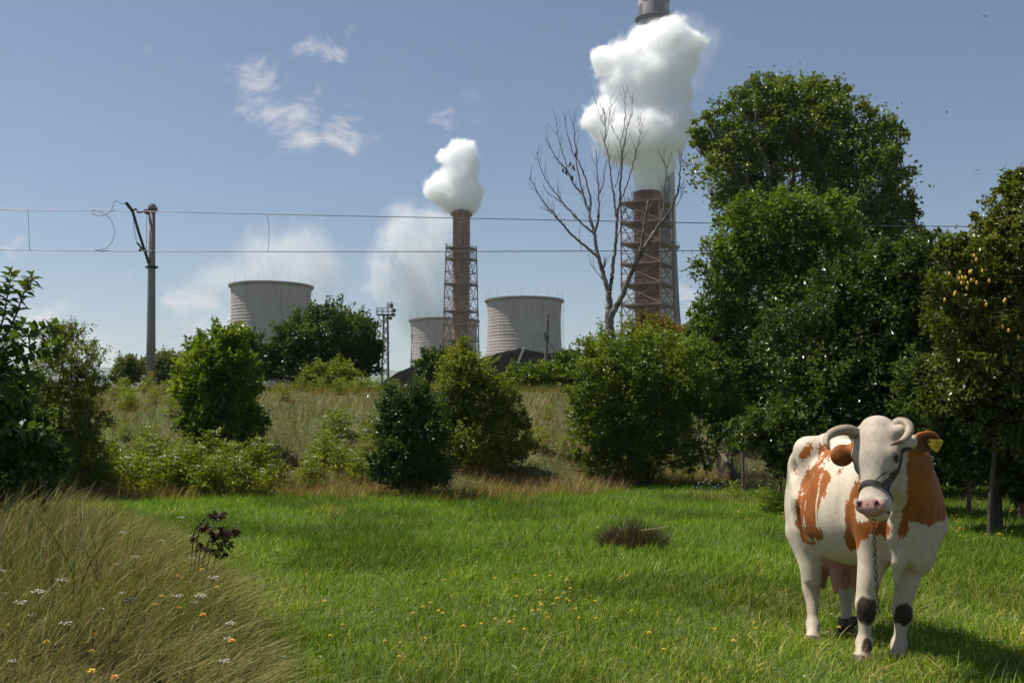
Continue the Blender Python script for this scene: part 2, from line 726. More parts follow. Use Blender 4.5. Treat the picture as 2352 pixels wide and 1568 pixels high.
g = g * (0.72 + 0.56 * big_) * (1 + 0.25 * (fbm2(X * 3.1, Y * 3.1, 2, 133)[:, None] - 0.5))
pos = np.stack([X, Y, gz(X, Y) - 0.012], -1)
nr_ = Y < 12.0
lawn_set = [blades(pos[q_], h[q_], w[q_], lean[q_], yaw[q_], 1.8, g[q_], sg_) for q_, sg_ in ((nr_, 2), (~nr_, 1))]
# longer pale stalks and dead blades lying about, mostly in the nearer part
n = 5200
X, Y = frustum_points(n, 5.3, 16.0, 2.1)
k_ = RNG.random(n) < 0.25 + 0.75 * sstep(0.42, 0.62, fbm2(X * 0.9, Y * 0.5, 3, 77))
X, Y = X[k_], Y[k_]
n = len(X)
pos = np.stack([X, Y, gz(X, Y)], -1)
c = pick(n, [(0.440, 0.383, 0.162), (0.363, 0.348, 0.123), (0.242, 0.302, 0.085), (0.528, 0.499, 0.257)], [0.35, 0.25, 0.25, 0.15])
lawn_set.append(blades(pos, 0.09 + 0.14 * RNG.random(n), 0.0035 + 0.003 * RNG.random(n), RNG.normal(0, 0.95, (n, 2)) + np.array((0.4, 0)), RNG.random(n) * np.pi, 1.5, c, 3))
lawn = blade_object('meadow_grass', lawn_set, m_grass)
tag(lawn, 'short green meadow grass the cow stands in', 'grass', kind='stuff')

# tall unmown grass with seed heads, leaning in the wind
n = 40000
Y = 4.3 + 9.5 * RNG.random(n) ** 1.35
xe = tall_edge(Y)
xl = -(0.53 * Y + 0.9)
u = RNG.random(n)
X = xe + (xl - xe) * u ** 1.15
edge = np.clip((xe - X) / 1.3, 0, 1)
h = (0.38 + 0.36 * edge) * (0.55 + 0.65 * RNG.random(n)) * (1 + 0.35 * (fbm2(X * 0.8, Y * 0.8, 2, 5) - 0.4)) * (0.80 + 0.28 * sstep(6, 9, Y))
lx = 0.85 - 0.60 * edge + RNG.normal(0, 0.45, n) + 0.5 * (fbm2(X * 1.2, Y * 1.2, 2, 15) - 0.5)
lean = np.stack([lx, RNG.normal(-0.05, 0.38, n)], -1)
cr_ = RNG.random(n) < 0.34
an_ = RNG.random(n) * 6.28
lean[cr_] = (np.stack([np.cos(an_), np.sin(an_)], -1) * (0.3 + 0.9 * RNG.random((n, 1))) + np.array((0.35, 0)))[cr_]
w = 0.0055 + 0.0075 * RNG.random(n) ** 2
yaw = RNG.random(n) * np.pi
pdry = sstep(0.36, 0.66, fbm2(X * 0.9, Y * 0.9, 3, 31))
c = pick(n, [(0.132, 0.172, 0.020), (0.044, 0.066, 0.010), (0.180, 0.202, 0.037), (0.229, 0.168, 0.078)], [0.36, 0.32, 0.22, 0.10], 0.4)
dr = RNG.random(n) < 0.10 + 0.38 * pdry
c[dr] = pick(int(dr.sum()), [(0.328, 0.251, 0.108), (0.246, 0.176, 0.075), (0.401, 0.335, 0.166), (0.182, 0.123, 0.058)], [0.4, 0.3, 0.15, 0.15])
pos = np.stack([X, Y, gz(X, Y) - 0.01], -1)
s1 = blades(pos, h, w, lean, yaw, 1.7, c, 3)
# flattened dry litter between
n = 16000
Y = 4.3 + 9.0 * RNG.random(n) ** 1.3
xe = tall_edge(Y) + 0.1
X = xe + (-(0.53 * Y + 0.9) - xe) * RNG.random(n)
pos = np.stack([X, Y, gz(X, Y) + 0.02 + 0.22 * RNG.random(n) * np.clip((xe - X) / 1.0, 0.1, 1)], -1)
c = pick(n, [(0.302, 0.220, 0.104), (0.219, 0.150, 0.072), (0.365, 0.291, 0.144)], [0.5, 0.3, 0.2])
s2 = blades(pos, 0.07 + 0.10 * RNG.random(n), 0.004 + 0.003 * RNG.random(n), RNG.normal(0, 1.6, (n, 2)) + np.array((1.0, 0)), RNG.random(n) * np.pi, 1.2, c, 2)
# broad green and dry blades standing up at the back
n = 420
Y = 7.2 + 3.2 * RNG.random(n)
X = -(0.53 * Y + 0.4) + (1.0 + 0.6 * RNG.random(n)) * RNG.random(n) * 1.2
pos = np.stack([X, Y, gz(X, Y)], -1)
c = pick(n, [(0.075, 0.101, 0.029), (0.114, 0.134, 0.041), (0.264, 0.193, 0.107), (0.194, 0.126, 0.074)], [0.35, 0.25, 0.25, 0.15])
s3 = blades(pos, 0.65 + 0.55 * RNG.random(n), 0.010 + 0.009 * RNG.random(n), RNG.normal(0.12, 0.30, (n, 2)), RNG.random(n) * np.pi, 2.0, c, 4)
tall = blade_object('tall_grass', [s1, s2, s3], m_grass_dry)
tag(tall, 'tall tangled green and straw coloured grass leaning over the meadow edge', 'grass', kind='stuff')

# flowering stalks above the tall grass
n = 2000
Y = 4.8 + 8.4 * RNG.random(n) ** 1.2
xe = tall_edge(Y) - 0.05
X = xe + (-(0.53 * Y + 0.6) - xe) * RNG.random(n) ** 1.2
edge = np.clip((xe - X) / 1.5, 0, 1)
h = (0.46 + 0.42 * edge) * (0.7 + 0.45 * RNG.random(n)) * (0.86 + 0.2 * sstep(6, 9, Y))
lean = np.stack([1.0 - 0.7 * edge + RNG.normal(0, 0.25, n), RNG.normal(0, 0.2, n)], -1)
c = pick(n, [(0.366, 0.329, 0.146), (0.244, 0.256, 0.085), (0.512, 0.427, 0.244)], [0.4, 0.35, 0.25])
pos = np.stack([X, Y, gz(X, Y)], -1)
a1 = blades(pos, h, np.full(n, 0.0034), lean, RNG.random(n) * np.pi, 1.7, c, 4)
# seed heads sit along the last part of each stalk
t0 = 0.86
u0 = t0 ** 1.7
hp = pos.copy()
hp[:, 0] += lean[:, 0] * h * u0
hp[:, 1] += lean[:, 1] * h * u0
hp[:, 2] += h * t0 * (1 - 0.28 * np.minimum(np.hypot(lean[:, 0], lean[:, 1]), 1.6) * t0)
a2 = [blades(hp, h * 0.15, np.full(n, 0.0055) * (0.7 + 0.7 * RNG.random(n)), lean * 1.55, yw, 1.0, c * 1.12, 2) for yw in (np.zeros(n), np.full(n, 1.57))]
stalks = blade_object('grass_stalks', [a1] + a2, m_grass_dry)
tag(stalks, 'thin flowering grass stalks with pale seed heads above the tall grass', 'grass', kind='stuff')

# rough grass of the railway bank
n = 150000
Xb = (RNG.random(n) * 2 - 1) * 23
t_ = RNG.random(n)
Yb = toe_y(Xb) - 0.7 + (crest_y(Xb) + 10 - toe_y(Xb)) * t_ ** 1.25
ok = np.abs(Xb) < 0.53 * Yb + 1.2
Xb, Yb = Xb[ok], Yb[ok]
n = len(Xb)
pat = fbm2(Xb * 0.42, Yb * 0.42, 4, 61)
pat2 = fbm2(Xb * 1.3, Yb * 1.3, 3, 62)
rise = np.clip((Yb - toe_y(Xb)) / (crest_y(Xb) - toe_y(Xb)), 0, 1.2)
footband = sstep(0.16, 0.02, rise)
h = (0.16 + 0.30 * RNG.random(n)) * (0.6 + 0.9 * pat2) * (1 - 0.30 * sstep(0.85, 1.1, rise))
w = 0.010 + 0.010 * RNG.random(n)
lean = RNG.normal(0, 0.35, (n, 2)) + np.array((0.22, -0.05))
c = pick(n, [(0.121, 0.141, 0.013), (0.173, 0.171, 0.018), (0.083, 0.098, 0.011), (0.243, 0.180, 0.028)], [0.34, 0.30, 0.18, 0.18])
pd = 0.16 + 0.55 * sstep(0.44, 0.60, pat) * sstep(1.15, 0.7, rise) + 0.55 * footband
dr = RNG.random(n) < pd
c[dr] = pick(int(dr.sum()), [(0.298, 0.189, 0.076), (0.379, 0.265, 0.110), (0.214, 0.122, 0.053), (0.428, 0.327, 0.157)], [0.38, 0.28, 0.22, 0.12])
gp = RNG.random(n) < 0.16 * sstep(0.64, 0.72, pat2) * (rise > 0.3)
c[gp] = pick(int(gp.sum()), [(0.346, 0.300, 0.097), (0.422, 0.351, 0.120)], [0.5, 0.5])
pos = np.stack([Xb, Yb, gz(Xb, Yb) - 0.02], -1)
bank_g = blade_object('bank_grass', [blades(pos, h, w, lean, RNG.random(n) * np.pi, 1.6, c, 1)], m_grass_dry)
tag(bank_g, 'rough green and dry brown grass covering the railway bank', 'grass', kind='stuff')

# grass on the far side of the fence, in the orchard shade
n = 22000
X = 5.0 + 9.0 * RNG.random(n)
Y = 12.5 + 11 * RNG.random(n)
ok = (X < 0.53 * Y + 1.2) & (Y > 22.5 - (X - 5.0) * 0.75)
X, Y = X[ok], Y[ok]
n = len(X)
c = pick(n, [(0.116, 0.183, 0.027), (0.159, 0.213, 0.043), (0.268, 0.232, 0.098)], [0.45, 0.35, 0.2])
pos = np.stack([X, Y, gz(X, Y) - 0.02], -1)
og = blade_object('orchard_grass', [blades(pos, 0.12 + 0.22 * RNG.random(n), 0.008 + 0.008 * RNG.random(n), RNG.normal(0.1, 0.4, (n, 2)), RNG.random(n) * np.pi, 1.6, c, 2)], m_grass)
tag(og, 'rough grass under the orchard trees beyond the wire fence', 'grass', kind='stuff')
# ------------------------------------------------------------------ the power station beyond the railway
def mat_concrete(name, c0, c1, streak, scale=0.12, vs=0.25):
    m, nt, b = new_mat(name)
    big = noise(nt, scale, 5.0, 0.6)
    run = noise(nt, 0.9, 4.0, 0.6, stretch=(1, 1, 0.05))
    c = ramp(nt, big, [(0.3, c0), (0.7, c1)])
    k = ramp(nt, run, [(0.42, (1, 1, 1)), (0.75, streak)])
    nt.links.new(mixc(nt, 1.0, c, k, 'MULTIPLY'), b.inputs['Base Color'])
    b.inputs['Roughness'].default_value = 0.9
    bump(nt, b, noise(nt, 2.0, 4.0), 0.3, 0.05)
    return m


m_tower = mat_concrete('tower_concrete', (0.320, 0.276, 0.252), (0.400, 0.348, 0.316), (0.72, 0.70, 0.70))
m_rim = mat_concrete('rim_concrete', (0.160, 0.132, 0.120), (0.224, 0.188, 0.172), (0.8, 0.78, 0.76))
m_rod = mat_simple('rod_steel', (0.16, 0.16, 0.17), (0.24, 0.24, 0.25), 2, 0.5, 0.5, bumps=0)


def cooling_tower(px, rim_y, wpx, Y, label, ladder):
    s = PXM(Y)
    rt = wpx / 2 / s                                     # radius under the rim
    top = P(px, rim_y, Y)
    zb = -2.5
    root = empty('cooling_tower', (top.x, Y, zb))
    tag(root, label, 'cooling tower', 'cooling towers of the power station')
    H = top.z - zb
    zt, b = H - 14.5, 54.0
    k = rt / math.sqrt(1 + (14.5 / b) ** 2)

    def rad(z):
        return k * math.sqrt(1 + ((z - zt) / b) ** 2)
    ch = 1.72
    n = int((H - 6) / ch)
    z = H - 1.6
    rr = random.Random(int(px))
    for i in range(n):
        z0 = z - ch
        a0, a1 = rad(z0), rad(z)
        pr = 0.16 + rr.uniform(-0.05, 0.05)
        m = MB()
        m.lathe([(a1, z), (a1 + 0.01, z - 0.12), (a0 + pr, z0 + 0.10), (a0 - 0.02, z0), (a0 - 0.5, z0), (a1 - 0.5, z)], 72, close=True)
        m.build('concrete_ring', m_tower, root, smooth=False)
        z = z0
    # inlet columns at the foot
    m = MB()
    f0 = rad(z)
    bar = unit_bar(m_tower, 5, 'column')
    for i in range(36):
        a, a2 = 2 * math.pi * i / 36, 2 * math.pi * (i + 0.5) / 36
        put_bar('column', bar, (f0 * math.cos(a), f0 * math.sin(a), z + 0.3), ((f0 + 2.2) * math.cos(a2), (f0 + 2.2) * math.sin(a2), 0), 0.45, root)
    m = MB()
    m.lathe([(rt - 0.6, H - 1.6), (rt + 0.25, H - 1.6), (rt + 1.15, H - 0.9), (rt + 1.2, H), (rt + 0.3, H + 0.05), (rt + 0.2, H - 0.3), (rt - 0.6, H - 0.3)], 96, close=True)
    rim = m.build('rim', m_rim, root)
    bar = unit_bar(m_rod, 5, 'lightning_rod')
    for i in range(18):
        a = 2 * math.pi * (i + 0.3) / 18
        c, s_ = (rt + 0.7) * math.cos(a), (rt + 0.7) * math.sin(a)
        put_bar('lightning_rod', bar, (c, s_, H), (c, s_, H + 4.6), 0.055, rim)
    if ladder:
        bar = unit_bar(m_rod, 4, 'ladder')
        m = MB()
        for da in (-0.018, 0.018):
            m.tube([((rad(q) + 1.4) * math.cos(da), (rad(q) + 1.4) * math.sin(da), q) for q in np.linspace(8, H, 14)], 0.07, 4)
        for q in np.arange(8, H, 1.5):
            r_ = rad(q) + 1.4
            m.tube([(r_, -0.018 * r_, q), (r_, 0.018 * r_, q)], 0.06, 4)
            m.tube([(r_, 0, q), (r_ - 1.4, 0, q)], 0.05, 4)
        m.build('ladder', m_rod, root)
    return root


cooling_tower(623.5, 657, 183, 533, 'grey cooling tower rising behind the dark bushy tree', False)
cooling_tower(1020, 736, 155, 640, 'pale cooling tower half hidden behind the lattice framed flue stack', True)
cooling_tower(1204, 690, 174, 560, 'wide pale cooling tower rising behind the coal heap', True)

# rusty flue stacks in square lattice frames
m_rust = mat_concrete('flue_rust', (0.165, 0.080, 0.045), (0.36, 0.205, 0.120), (0.42, 0.36, 0.34), 0.25)
m_rust2 = mat_concrete('flue_rust_dark', (0.115, 0.052, 0.032), (0.275, 0.135, 0.078), (0.40, 0.34, 0.32), 0.3)
m_frame = mat_simple('frame_rust', (0.125, 0.075, 0.055), (0.25, 0.165, 0.125), 0.8, 0.8, bumps=0)


def flue_stack(px, top_y, r, Y, rho0, rho1, phi, levels, mids, collar, mat, label, name_levels=None, frame_top=None):
    top = P(px, top_y, Y)
    zb = -1.5
    root = empty('flue_stack', (top.x, Y, zb))
    tag(root, label, 'chimney', 'flue stacks in lattice frames')
    H = top.z - zb

    def zy(y):
        return P(px, y, Y).z - zb
    ft = zy(frame_top)
    m = MB()
    m.lathe([(r, 0), (r, H - collar), (r * 0.998, H), (r * 0.9, H), (r * 0.9, H - 6)], 40)
    flue = m.build('flue', mat, root, smooth=True)
    # stiffening hoops on the flue
    q = 6.0
    while q < H - 2:
        m = MB()
        m.lathe([(r - 0.05, q - 0.2), (r + 0.14, q - 0.2), (r + 0.14, q + 0.2), (r - 0.05, q + 0.2)], 40)
        m.build('hoop', mat, flue)
        q += 9.0 if collar < 3 else 8.0
    m = MB()
    m.lathe([(r - 0.05, H - collar), (r + 0.9, H - collar + 0.6), (r + 0.95, H - 0.9), (r - 0.02, H - 0.7)] if collar > 1.5 else
            [(r - 0.05, H - 4.3), (r + 0.12, H - 4.1), (r + 0.12, H - 0.1), (r - 0.05, H)], 40)
    m.build('collar', mat, root)
    bar = unit_bar(m_frame, 6, 'lattice_bar')

    def corner(i, z):
        t = z / ft
        rho = rho1 + (rho0 - rho1) * t
        a = phi + i * math.pi / 2
        return Vector((rho * math.cos(a), rho * math.sin(a), z))
    zs = [zy(y) for y in levels]
    for i in range(4):
        put_bar('frame_leg', bar, corner(i, 0), corner(i, ft), 0.27, root)
    allz = sorted(set(zs + [zy(y) for y in mids]))
    for z in allz:
        for i in range(4):
            put_bar('girt', bar, corner(i, z), corner(i + 1, z), 0.17, root)
    steps = [0.5] + sorted(zs)
    for a, b in zip(steps[:-1], steps[1:]):
        for i in range(4):
            c0, c1, d0, d1 = corner(i, a), corner(i + 1, a), corner(i, b), corner(i + 1, b)
            mid_t = (d0 + d1) / 2
            put_bar('brace', bar, c0, d1, 0.15, root)
            put_bar('brace', bar, c1, d0, 0.15, root)
            put_bar('strut', bar, (c0 + d0) / 2, (c0 + c1 + d0 + d1) / 4, 0.10, root)
            # tie to the flue
            f_ = Vector((d0.x, d0.y, 0)).normalized() * r
            put_bar('tie', bar, (d0 + c0) / 2, Vector((f_.x, f_.y, b)), 0.10, root)
    for z in zs:
        m = MB()
        n = 20
        V, F = [], []
        for dz in (-0.26, 0.20):
            for k in range(4 * n):
                i, t = k // n, (k % n) / n
                o_ = corner(i, z) * (1 - t) + corner(i + 1, z) * t
                u = Vector((o_.x, o_.y, 0)).normalized()
                V.append(Vector((o_.x * 1.05, o_.y * 1.05, z + dz)))
                V.append(Vector((u.x * (r - 0.05), u.y * (r - 0.05), z + dz)))
        K = 4 * n
        for k in range(K):
            k2 = (k + 1) % K
            F += [(2 * k, 2 * k2, 2 * k2 + 1, 2 * k + 1), (2 * K + 2 * k, 2 * K + 2 * k + 1, 2 * K + 2 * k2 + 1, 2 * K + 2 * k2), (2 * k, 2 * K + 2 * k, 2 * K + 2 * k2, 2 * k2)]
        m.add(V, F)
        pl = m.build('platform', m_frame, root)
        rl = MB()
        for i in range(4):
            for t in np.linspace(0, 1, 7)[:-1]:
                p = corner(i, z) * (1 - t) + corner(i + 1, z) * t
                rl.tube([p, p + Vector((0, 0, 1.25))], 0.05, 4)
            for hz in (0.65, 1.25):
                rl.tube([corner(i, z) + Vector((0, 0, hz)), corner(i + 1, z) + Vector((0, 0, hz))], 0.045, 4)
        rl.build('railing', m_frame, pl)
    lad = MB()
    a = phi + 0.5 if collar > 1.5 else phi - 0.4
    for da in (-0.05, 0.05):
        lad.tube([((r + 0.35) * math.cos(a + da), (r + 0.35) * math.sin(a + da), q) for q in (2, H)], 0.06, 4)
    for q in np.arange(3, H, 1.2):
        lad.tube([((r + 0.35) * math.cos(a + da), (r + 0.35) * math.sin(a + da), q) for da in (-0.05, 0.05)], 0.05, 4)
    lad.build('ladder', m_frame, root)
    return root


ph_a = math.atan2(-0.46, -0.89)
flue_stack(1060, 485, 3.5, 400, 6.7, 8.9, ph_a, [571, 596, 654, 716, 783], [626, 685, 747], 2.4, m_rust,
           'slim rusty flue stack standing in front of the cooling towers', frame_top=562)
ph_b = math.atan2(-0.30, -0.953)
flue_stack(1486, 442, 4.05, 300, 8.65, 8.9, ph_b, [470, 516, 563, 610, 656, 703, 751], [], 0.5, m_rust2,
           'broad rusty flue stack with many platforms behind the bare dead tree', frame_top=468)

# tall chequered chimney behind
m_ch = [mat_concrete('chimney_pale', (0.374, 0.329, 0.319), (0.466, 0.414, 0.400), (0.8, 0.78, 0.78)), mat_concrete('chimney_dark', (0.10, 0.09, 0.098), (0.15, 0.135, 0.14), (0.8, 0.8, 0.8))]
Yc = 600.0
cx0 = 1506


def zc(y):
    return P(cx0, y, Yc).z + 3.0


chim = empty('tall_chimney', (P(cx0, 400, Yc).x, Yc, -3.0))
tag(chim, 'tall concrete chimney with dark and pale chequer paint rising above the smoke', 'chimney')
rows = [(-260, 9.0), (-232, 9.05), (-205, 9.1), (-178, 9.15), (-150, 9.2), (-122, 9.25), (-95, 9.3), (-68, 9.35), (-40, 9.45), (-12, 9.5), (15, 9.6), (42, 9.7), (160, 10.4),
        (300, 11.1), (569, 12.1), (700, 13.4), (774, 14.7), (880, 16.6), (953, 18.5)]
sg = 64
off = R(37) - R(90)
for i in range(len(rows) - 1):
    (ya, ra), (yb, rb) = rows[i], rows[i + 1]
    za, zb_ = zc(ya), max(zc(yb), 0.0)
    m = MB()
    V = [(q * math.cos(off + 2 * math.pi * k / sg), q * math.sin(off + 2 * math.pi * k / sg), z) for q, z in ((ra, za), (rb, zb_)) for k in range(sg)]
    m.add(V, [(k, sg + k, sg + (k + 1) % sg, (k + 1) % sg) for k in range(sg)])
    me = m.mesh('painted_band', m_ch[0], False)
    me.materials.append(m_ch[1])
    me.polygons.foreach_set('material_index', [((k // 8) + (1 if i >= 14 else i % 2 if i < 11 else 0)) % 2 if not (i in (11, 12)) else 0 for k in range(sg)])
    me.polygons.foreach_set('use_smooth', [True] * sg)
    link('painted_band', me, chim)
for y_, r_ in ((46, 9.75), (569, 12.1), (-130, 9.3)):
    z = zc(y_)
    m = MB()
    m.lathe([(r_ - 0.3, z - 2.6), (r_ + 1.9, z - 0.3), (r_ + 2.0, z), (r_ - 0.3, z + 0.02)], 48)
    g_ = m.build('gallery', m_ch[1], chim)
    m = MB()
    for hz in (0.7, 1.4, 2.1):
        m.lathe([(r_ + 1.9, z + hz - 0.06), (r_ + 2.0, z + hz - 0.06), (r_ + 2.0, z + hz + 0.06), (r_ + 1.9, z + hz + 0.06)], 48, close=True)
    for k in range(24):
        a = 2 * math.pi * k / 24
        m.tube([((r_ + 1.95) * math.cos(a), (r_ + 1.95) * math.sin(a), z), ((r_ + 1.95) * math.cos(a), (r_ + 1.95) * math.sin(a), z + 2.1)], 0.07, 4)
    m.build('railing', m_rod, g_)

# ------------------------------------------------------------------ steam: closed bodies of vapour
def mat_vapour(name, density, col=(0.9995, 0.9995, 0.9998), aniso=0.0):
    m = bpy.data.materials.new(name)
    m.use_nodes = True
    nt = m.node_tree
    nt.nodes.clear()
    o = nt.nodes.new('ShaderNodeOutputMaterial')
    v = nt.nodes.new('ShaderNodeVolumePrincipled')
    v.inputs['Color'].default_value = (*col, 1)
    v.inputs['Density'].default_value = density
    v.inputs['Anisotropy'].default_value = aniso
    nt.links.new(v.outputs[0], o.inputs['Volume'])
    return m


def plume(name, lobes, Y, h, amp, fs, layers, label, seed=1, k=2.0, puffs=0, group='steam plumes over the power station'):
    """layers: (offset outwards in metres, density); the nested layers thin out towards the edge"""
    rr = random.Random(seed)
    s = PXM(Y)
    L = []
    for (x, y, r) in lobes:
        dy = rr.uniform(-0.5, 0.5) * r / s
        c = P(x, y, Y)
        c.y += dy
        L.append((np.array(c), r / s))
    if puffs:                                             # small puffs crowd round every lobe
        for c, r in list(L)[2:]:
            for _ in range(puffs):
                d = np.array([rr.gauss(0, 1) for _ in range(3)])
                d /= np.linalg.norm(d) + 1e-6
                L.append((c + d * r * rr.uniform(0.80, 1.02), r * rr.uniform(0.20, 0.40)))
    omax = max(o for o, d in layers)
    lo = np.min([c - r * 1.1 - omax - amp * 0.6 - 2 * h for c, r in L], 0)
    hi = np.max([c + r * 1.1 + omax + amp * 0.6 + 2 * h for c, r in L], 0)
    n = np.ceil((hi - lo) / h).astype(int) + 1
    ax = [lo[i] + h * np.arange(n[i]) for i in range(3)]
    p = np.stack(np.meshgrid(*ax, indexing='ij'), -1)
    D = None
    for c, r in L:
        d = np.linalg.norm(p - c, axis=-1) - r
        if D is None:
            D = d
            RL = np.full(d.shape, r)
        else:
            RL = np.where(d < D, r, RL)
            kk = min(k, 0.35 * r + 0.2)
            hh = np.clip(0.5 + 0.5 * (D - d) / kk, 0, 1)
            D = D * (1 - hh) + d * hh - kk * hh * (1 - hh)
    near = np.abs(D) < amp * 1.3 + omax + 1
    q = p[near]
    q = q + 1.5 * (np.stack([vnoise(q * fs * 1.7, 91), vnoise(q * fs * 1.7 + 9, 92), vnoise(q * fs * 1.7 + 21, 93)], -1) - 0.5) / max(fs, 0.05) * 0.35
    nb = np.zeros(len(q))
    for o, a in ((1, 0.42), (2.1, 0.38), (4.4, 0.34), (8.7, 0.22)):      # billows
        nb += a * (1 - np.abs(2 * vnoise(q * fs * o, seed + int(o)) - 1))
    nb -= 0.72
    wisp = fbm(q * fs * 1.6 + 50, 4, seed + 30, 0.6) - 0.5
    fit = np.clip(RL / min(amp, 6.0), 0.25, 1.0)              # thin necks billow less
    D[near] -= nb * amp * fit[near]
    base = Vector(P(lobes[0][0], lobes[0][1], Y))
    root = empty(name, base)
    tag(root, label, 'steam', group)
    for off, dens in layers:
        E = D - off * fit
        if off > 0:
            E[near] -= wisp * (off * 4.0 + 1.5 * min(1.0, amp / 6)) * fit[near]
        for a_ in range(3):
            sl = [slice(None)] * 3
            for e_ in (0, -1):
                sl[a_] = e_
                E[tuple(sl)] = 1
        V, F = surface_nets(E, lo, h)
        o = mesh_obj('vapour_layer', V - np.array(base), F, mat_vapour('vapour_%g' % dens, dens), root, smooth=True)
    return root


def c8(x, y, r):
    return (1200.5 + x * 0.3063, y * 0.3063, r * 0.3063)


plume('steam_plume', [c8(*q) for q in [(930, 1415, 72), (945, 1330, 95), (960, 1240, 118), (980, 1150, 145), (880, 1100, 130), (760, 1060, 170), (1010, 1010, 205), (700, 900, 170),
      (570, 905, 95), (490, 912, 48), (900, 780, 180), (1080, 800, 125), (1150, 910, 125), (1235, 905, 62), (760, 620, 140), (950, 600, 170), (1090, 560, 135),
      (650, 450, 100), (800, 430, 130), (570, 425, 55), (960, 370, 160), (1110, 320, 140), (905, 262, 70), (1080, 235, 85), (1200, 450, 105), (1275, 340, 80), (1180, 690, 95)]],
      306, 0.56, 4.6, 0.17, [(-0.7, 0.50), (0.3, 0.16), (1.4, 0.05)], 'thick white steam billowing from the broad rusty flue stack', 3, 2.0, 7)
c3 = lambda x, y, r: (864.4 + x * 0.3063, 432.2 + y * 0.3063, r * 0.3063)
plume('steam_plume', [(1061, 478, 20), (1050, 466, 27), (1074, 462, 26), (1035, 450, 30), (1062, 440, 34), (1088, 444, 20), (1010, 438, 27), (990, 440, 14), (1062, 410, 30), (1040, 395, 24),
      (1078, 385, 20), (1045, 365, 24), (1068, 350, 24), (1018, 358, 14), (1010, 412, 15), (1050, 335, 14)],
      402, 0.56, 4.0, 0.18, [(-0.6, 0.42), (0.2, 0.15), (1.1, 0.05)], 'small white steam puff rising from the slim rusty flue stack', 7, 2.0, 6)
plume('steam_cloud', [(620, 640, 60), (560, 640, 40), (690, 635, 50), (690, 590, 48), (640, 600, 50), (500, 640, 24), (735, 625, 24), (670, 560, 28), (590, 590, 26)],
      545, 3.0, 26.0, 0.045, [(-6.0, 0.010), (-3.0, 0.009), (0.0, 0.006), (3.0, 0.003)], 'soft white vapour drifting off the cooling tower behind the dark bushy tree', 11, 8.0)
plume('steam_cloud', [(985, 735, 42), (980, 690, 48), (960, 640, 52), (945, 590, 50), (985, 580, 46), (930, 550, 40), (1000, 530, 34), (900, 620, 34), (880, 650, 22), (1010, 640, 30), (940, 520, 26)],
      655, 3.2, 28.0, 0.04, [(-7.0, 0.014), (-3.5, 0.011), (0.0, 0.008), (3.5, 0.003)], 'soft white vapour column behind the slim rusty flue stack', 13, 9.0)
plume('steam_cloud', [c8(1380, 320, 105), c8(1330, 450, 85), c8(1300, 600, 60), c8(1260, 230, 90), c8(1450, 280, 70), c8(1180, 180, 60), c8(1240, 1010, 60)],
      312, 1.0, 9.0, 0.09, [(-2.0, 0.010), (0.0, 0.008), (1.5, 0.004)], 'thin grey wisp of steam trailing off beside the thick white steam', 17, 4.0)

# ------------------------------------------------------------------ coal heaps
m_coal = mat_simple('coal', (0.003, 0.0028, 0.003), (0.009, 0.008, 0.008), 0.35, 0.85, bumps=0.6, dist=0.25, detail=8)


m_coal.node_tree.nodes['Principled BSDF'].inputs['Specular IOR Level'].default_value = 0.0


def coal_heap(Y, prof, depth, label, seed):
    pts = [P(x, y, Y) for x, y in prof]
    xs = np.array([p.x for p in pts])
    zs = np.array([p.z for p in pts])
    nx, ny = 150, 56
    X = np.linspace(xs[0] - 2, xs[-1] + 2, nx)
    T = np.linspace(-1, 1, ny)
    crest = np.interp(X, xs, zs, left=0, right=0)
    V = np.zeros((nx, ny, 3))
    base = -1.4
    for j, t in enumerate(T):
        yy = Y + t * depth
        f = np.maximum(0, 1 - np.abs(t)) ** 0.9
        gully = (fbm2(X * 0.30 + 5 * t * 0.15, np.full(nx, t * 1.2), 4, seed) - 0.5)
        rough_ = (fbm2(X * 0.9, np.full(nx, yy * 0.6), 3, seed + 4) - 0.5)
        z = base + (crest - base) * f + gully * 2.2 * np.sin(np.pi * np.clip(1 - abs(t), 0, 1)) + rough_ * 0.5 * f
        V[:, j] = np.stack([X, np.full(nx, yy), z], -1)
    i = (np.arange(nx - 1)[:, None] * ny + np.arange(ny - 1)[None]).ravel()
    c = Vector(((xs[0] + xs[-1]) / 2, Y, base))
    o = mesh_obj('coal_heap', V.reshape(-1, 3) - np.array(c), np.stack([i, i + ny, i + ny + 1, i + 1], 1), m_coal, smooth=True)
    o.location = c
    tag(o, label, 'coal heap')
    return o


coal_heap(165, [(850, 895), (893, 864), (935, 844), (985, 825), (1030, 822), (1085, 826), (1110, 818), (1160, 804), (1195, 797), (1262, 810), (1285, 803), (1312, 797), (1345, 812), (1390, 830), (1450, 850)],
          20, 'black coal heap with steep gullies below the wide pale cooling tower', 5)
coal_heap(190, [(1280, 850), (1340, 812), (1400, 790), (1470, 782), (1550, 779), (1600, 773), (1640, 771), (1680, 776), (1760, 790), (1840, 815), (1930, 850)],
          22, 'long low coal heap at the foot of the broad rusty flue stack', 9)
mb = MB()
mb.box((0, 0, 0), (0.35, 0.12, 2.8))
pk = mb.build('plank', mat_simple('plank_pale', (0.62, 0.57, 0.50), (0.72, 0.67, 0.60), 2, 0.8, bumps=0.1))
pk.location = P(1196, 816, 153)
pk.rotation_euler = (0.35, R(22), 0)
tag(pk, 'pale plank lying on the slope of the black coal heap', 'plank')

# ------------------------------------------------------------------ railway overhead line, poles, light mast
YR = 38.0


def c4(x, y, Y=YR):
    return P(x * 0.3063, 432.2 + y * 0.3063, Y)


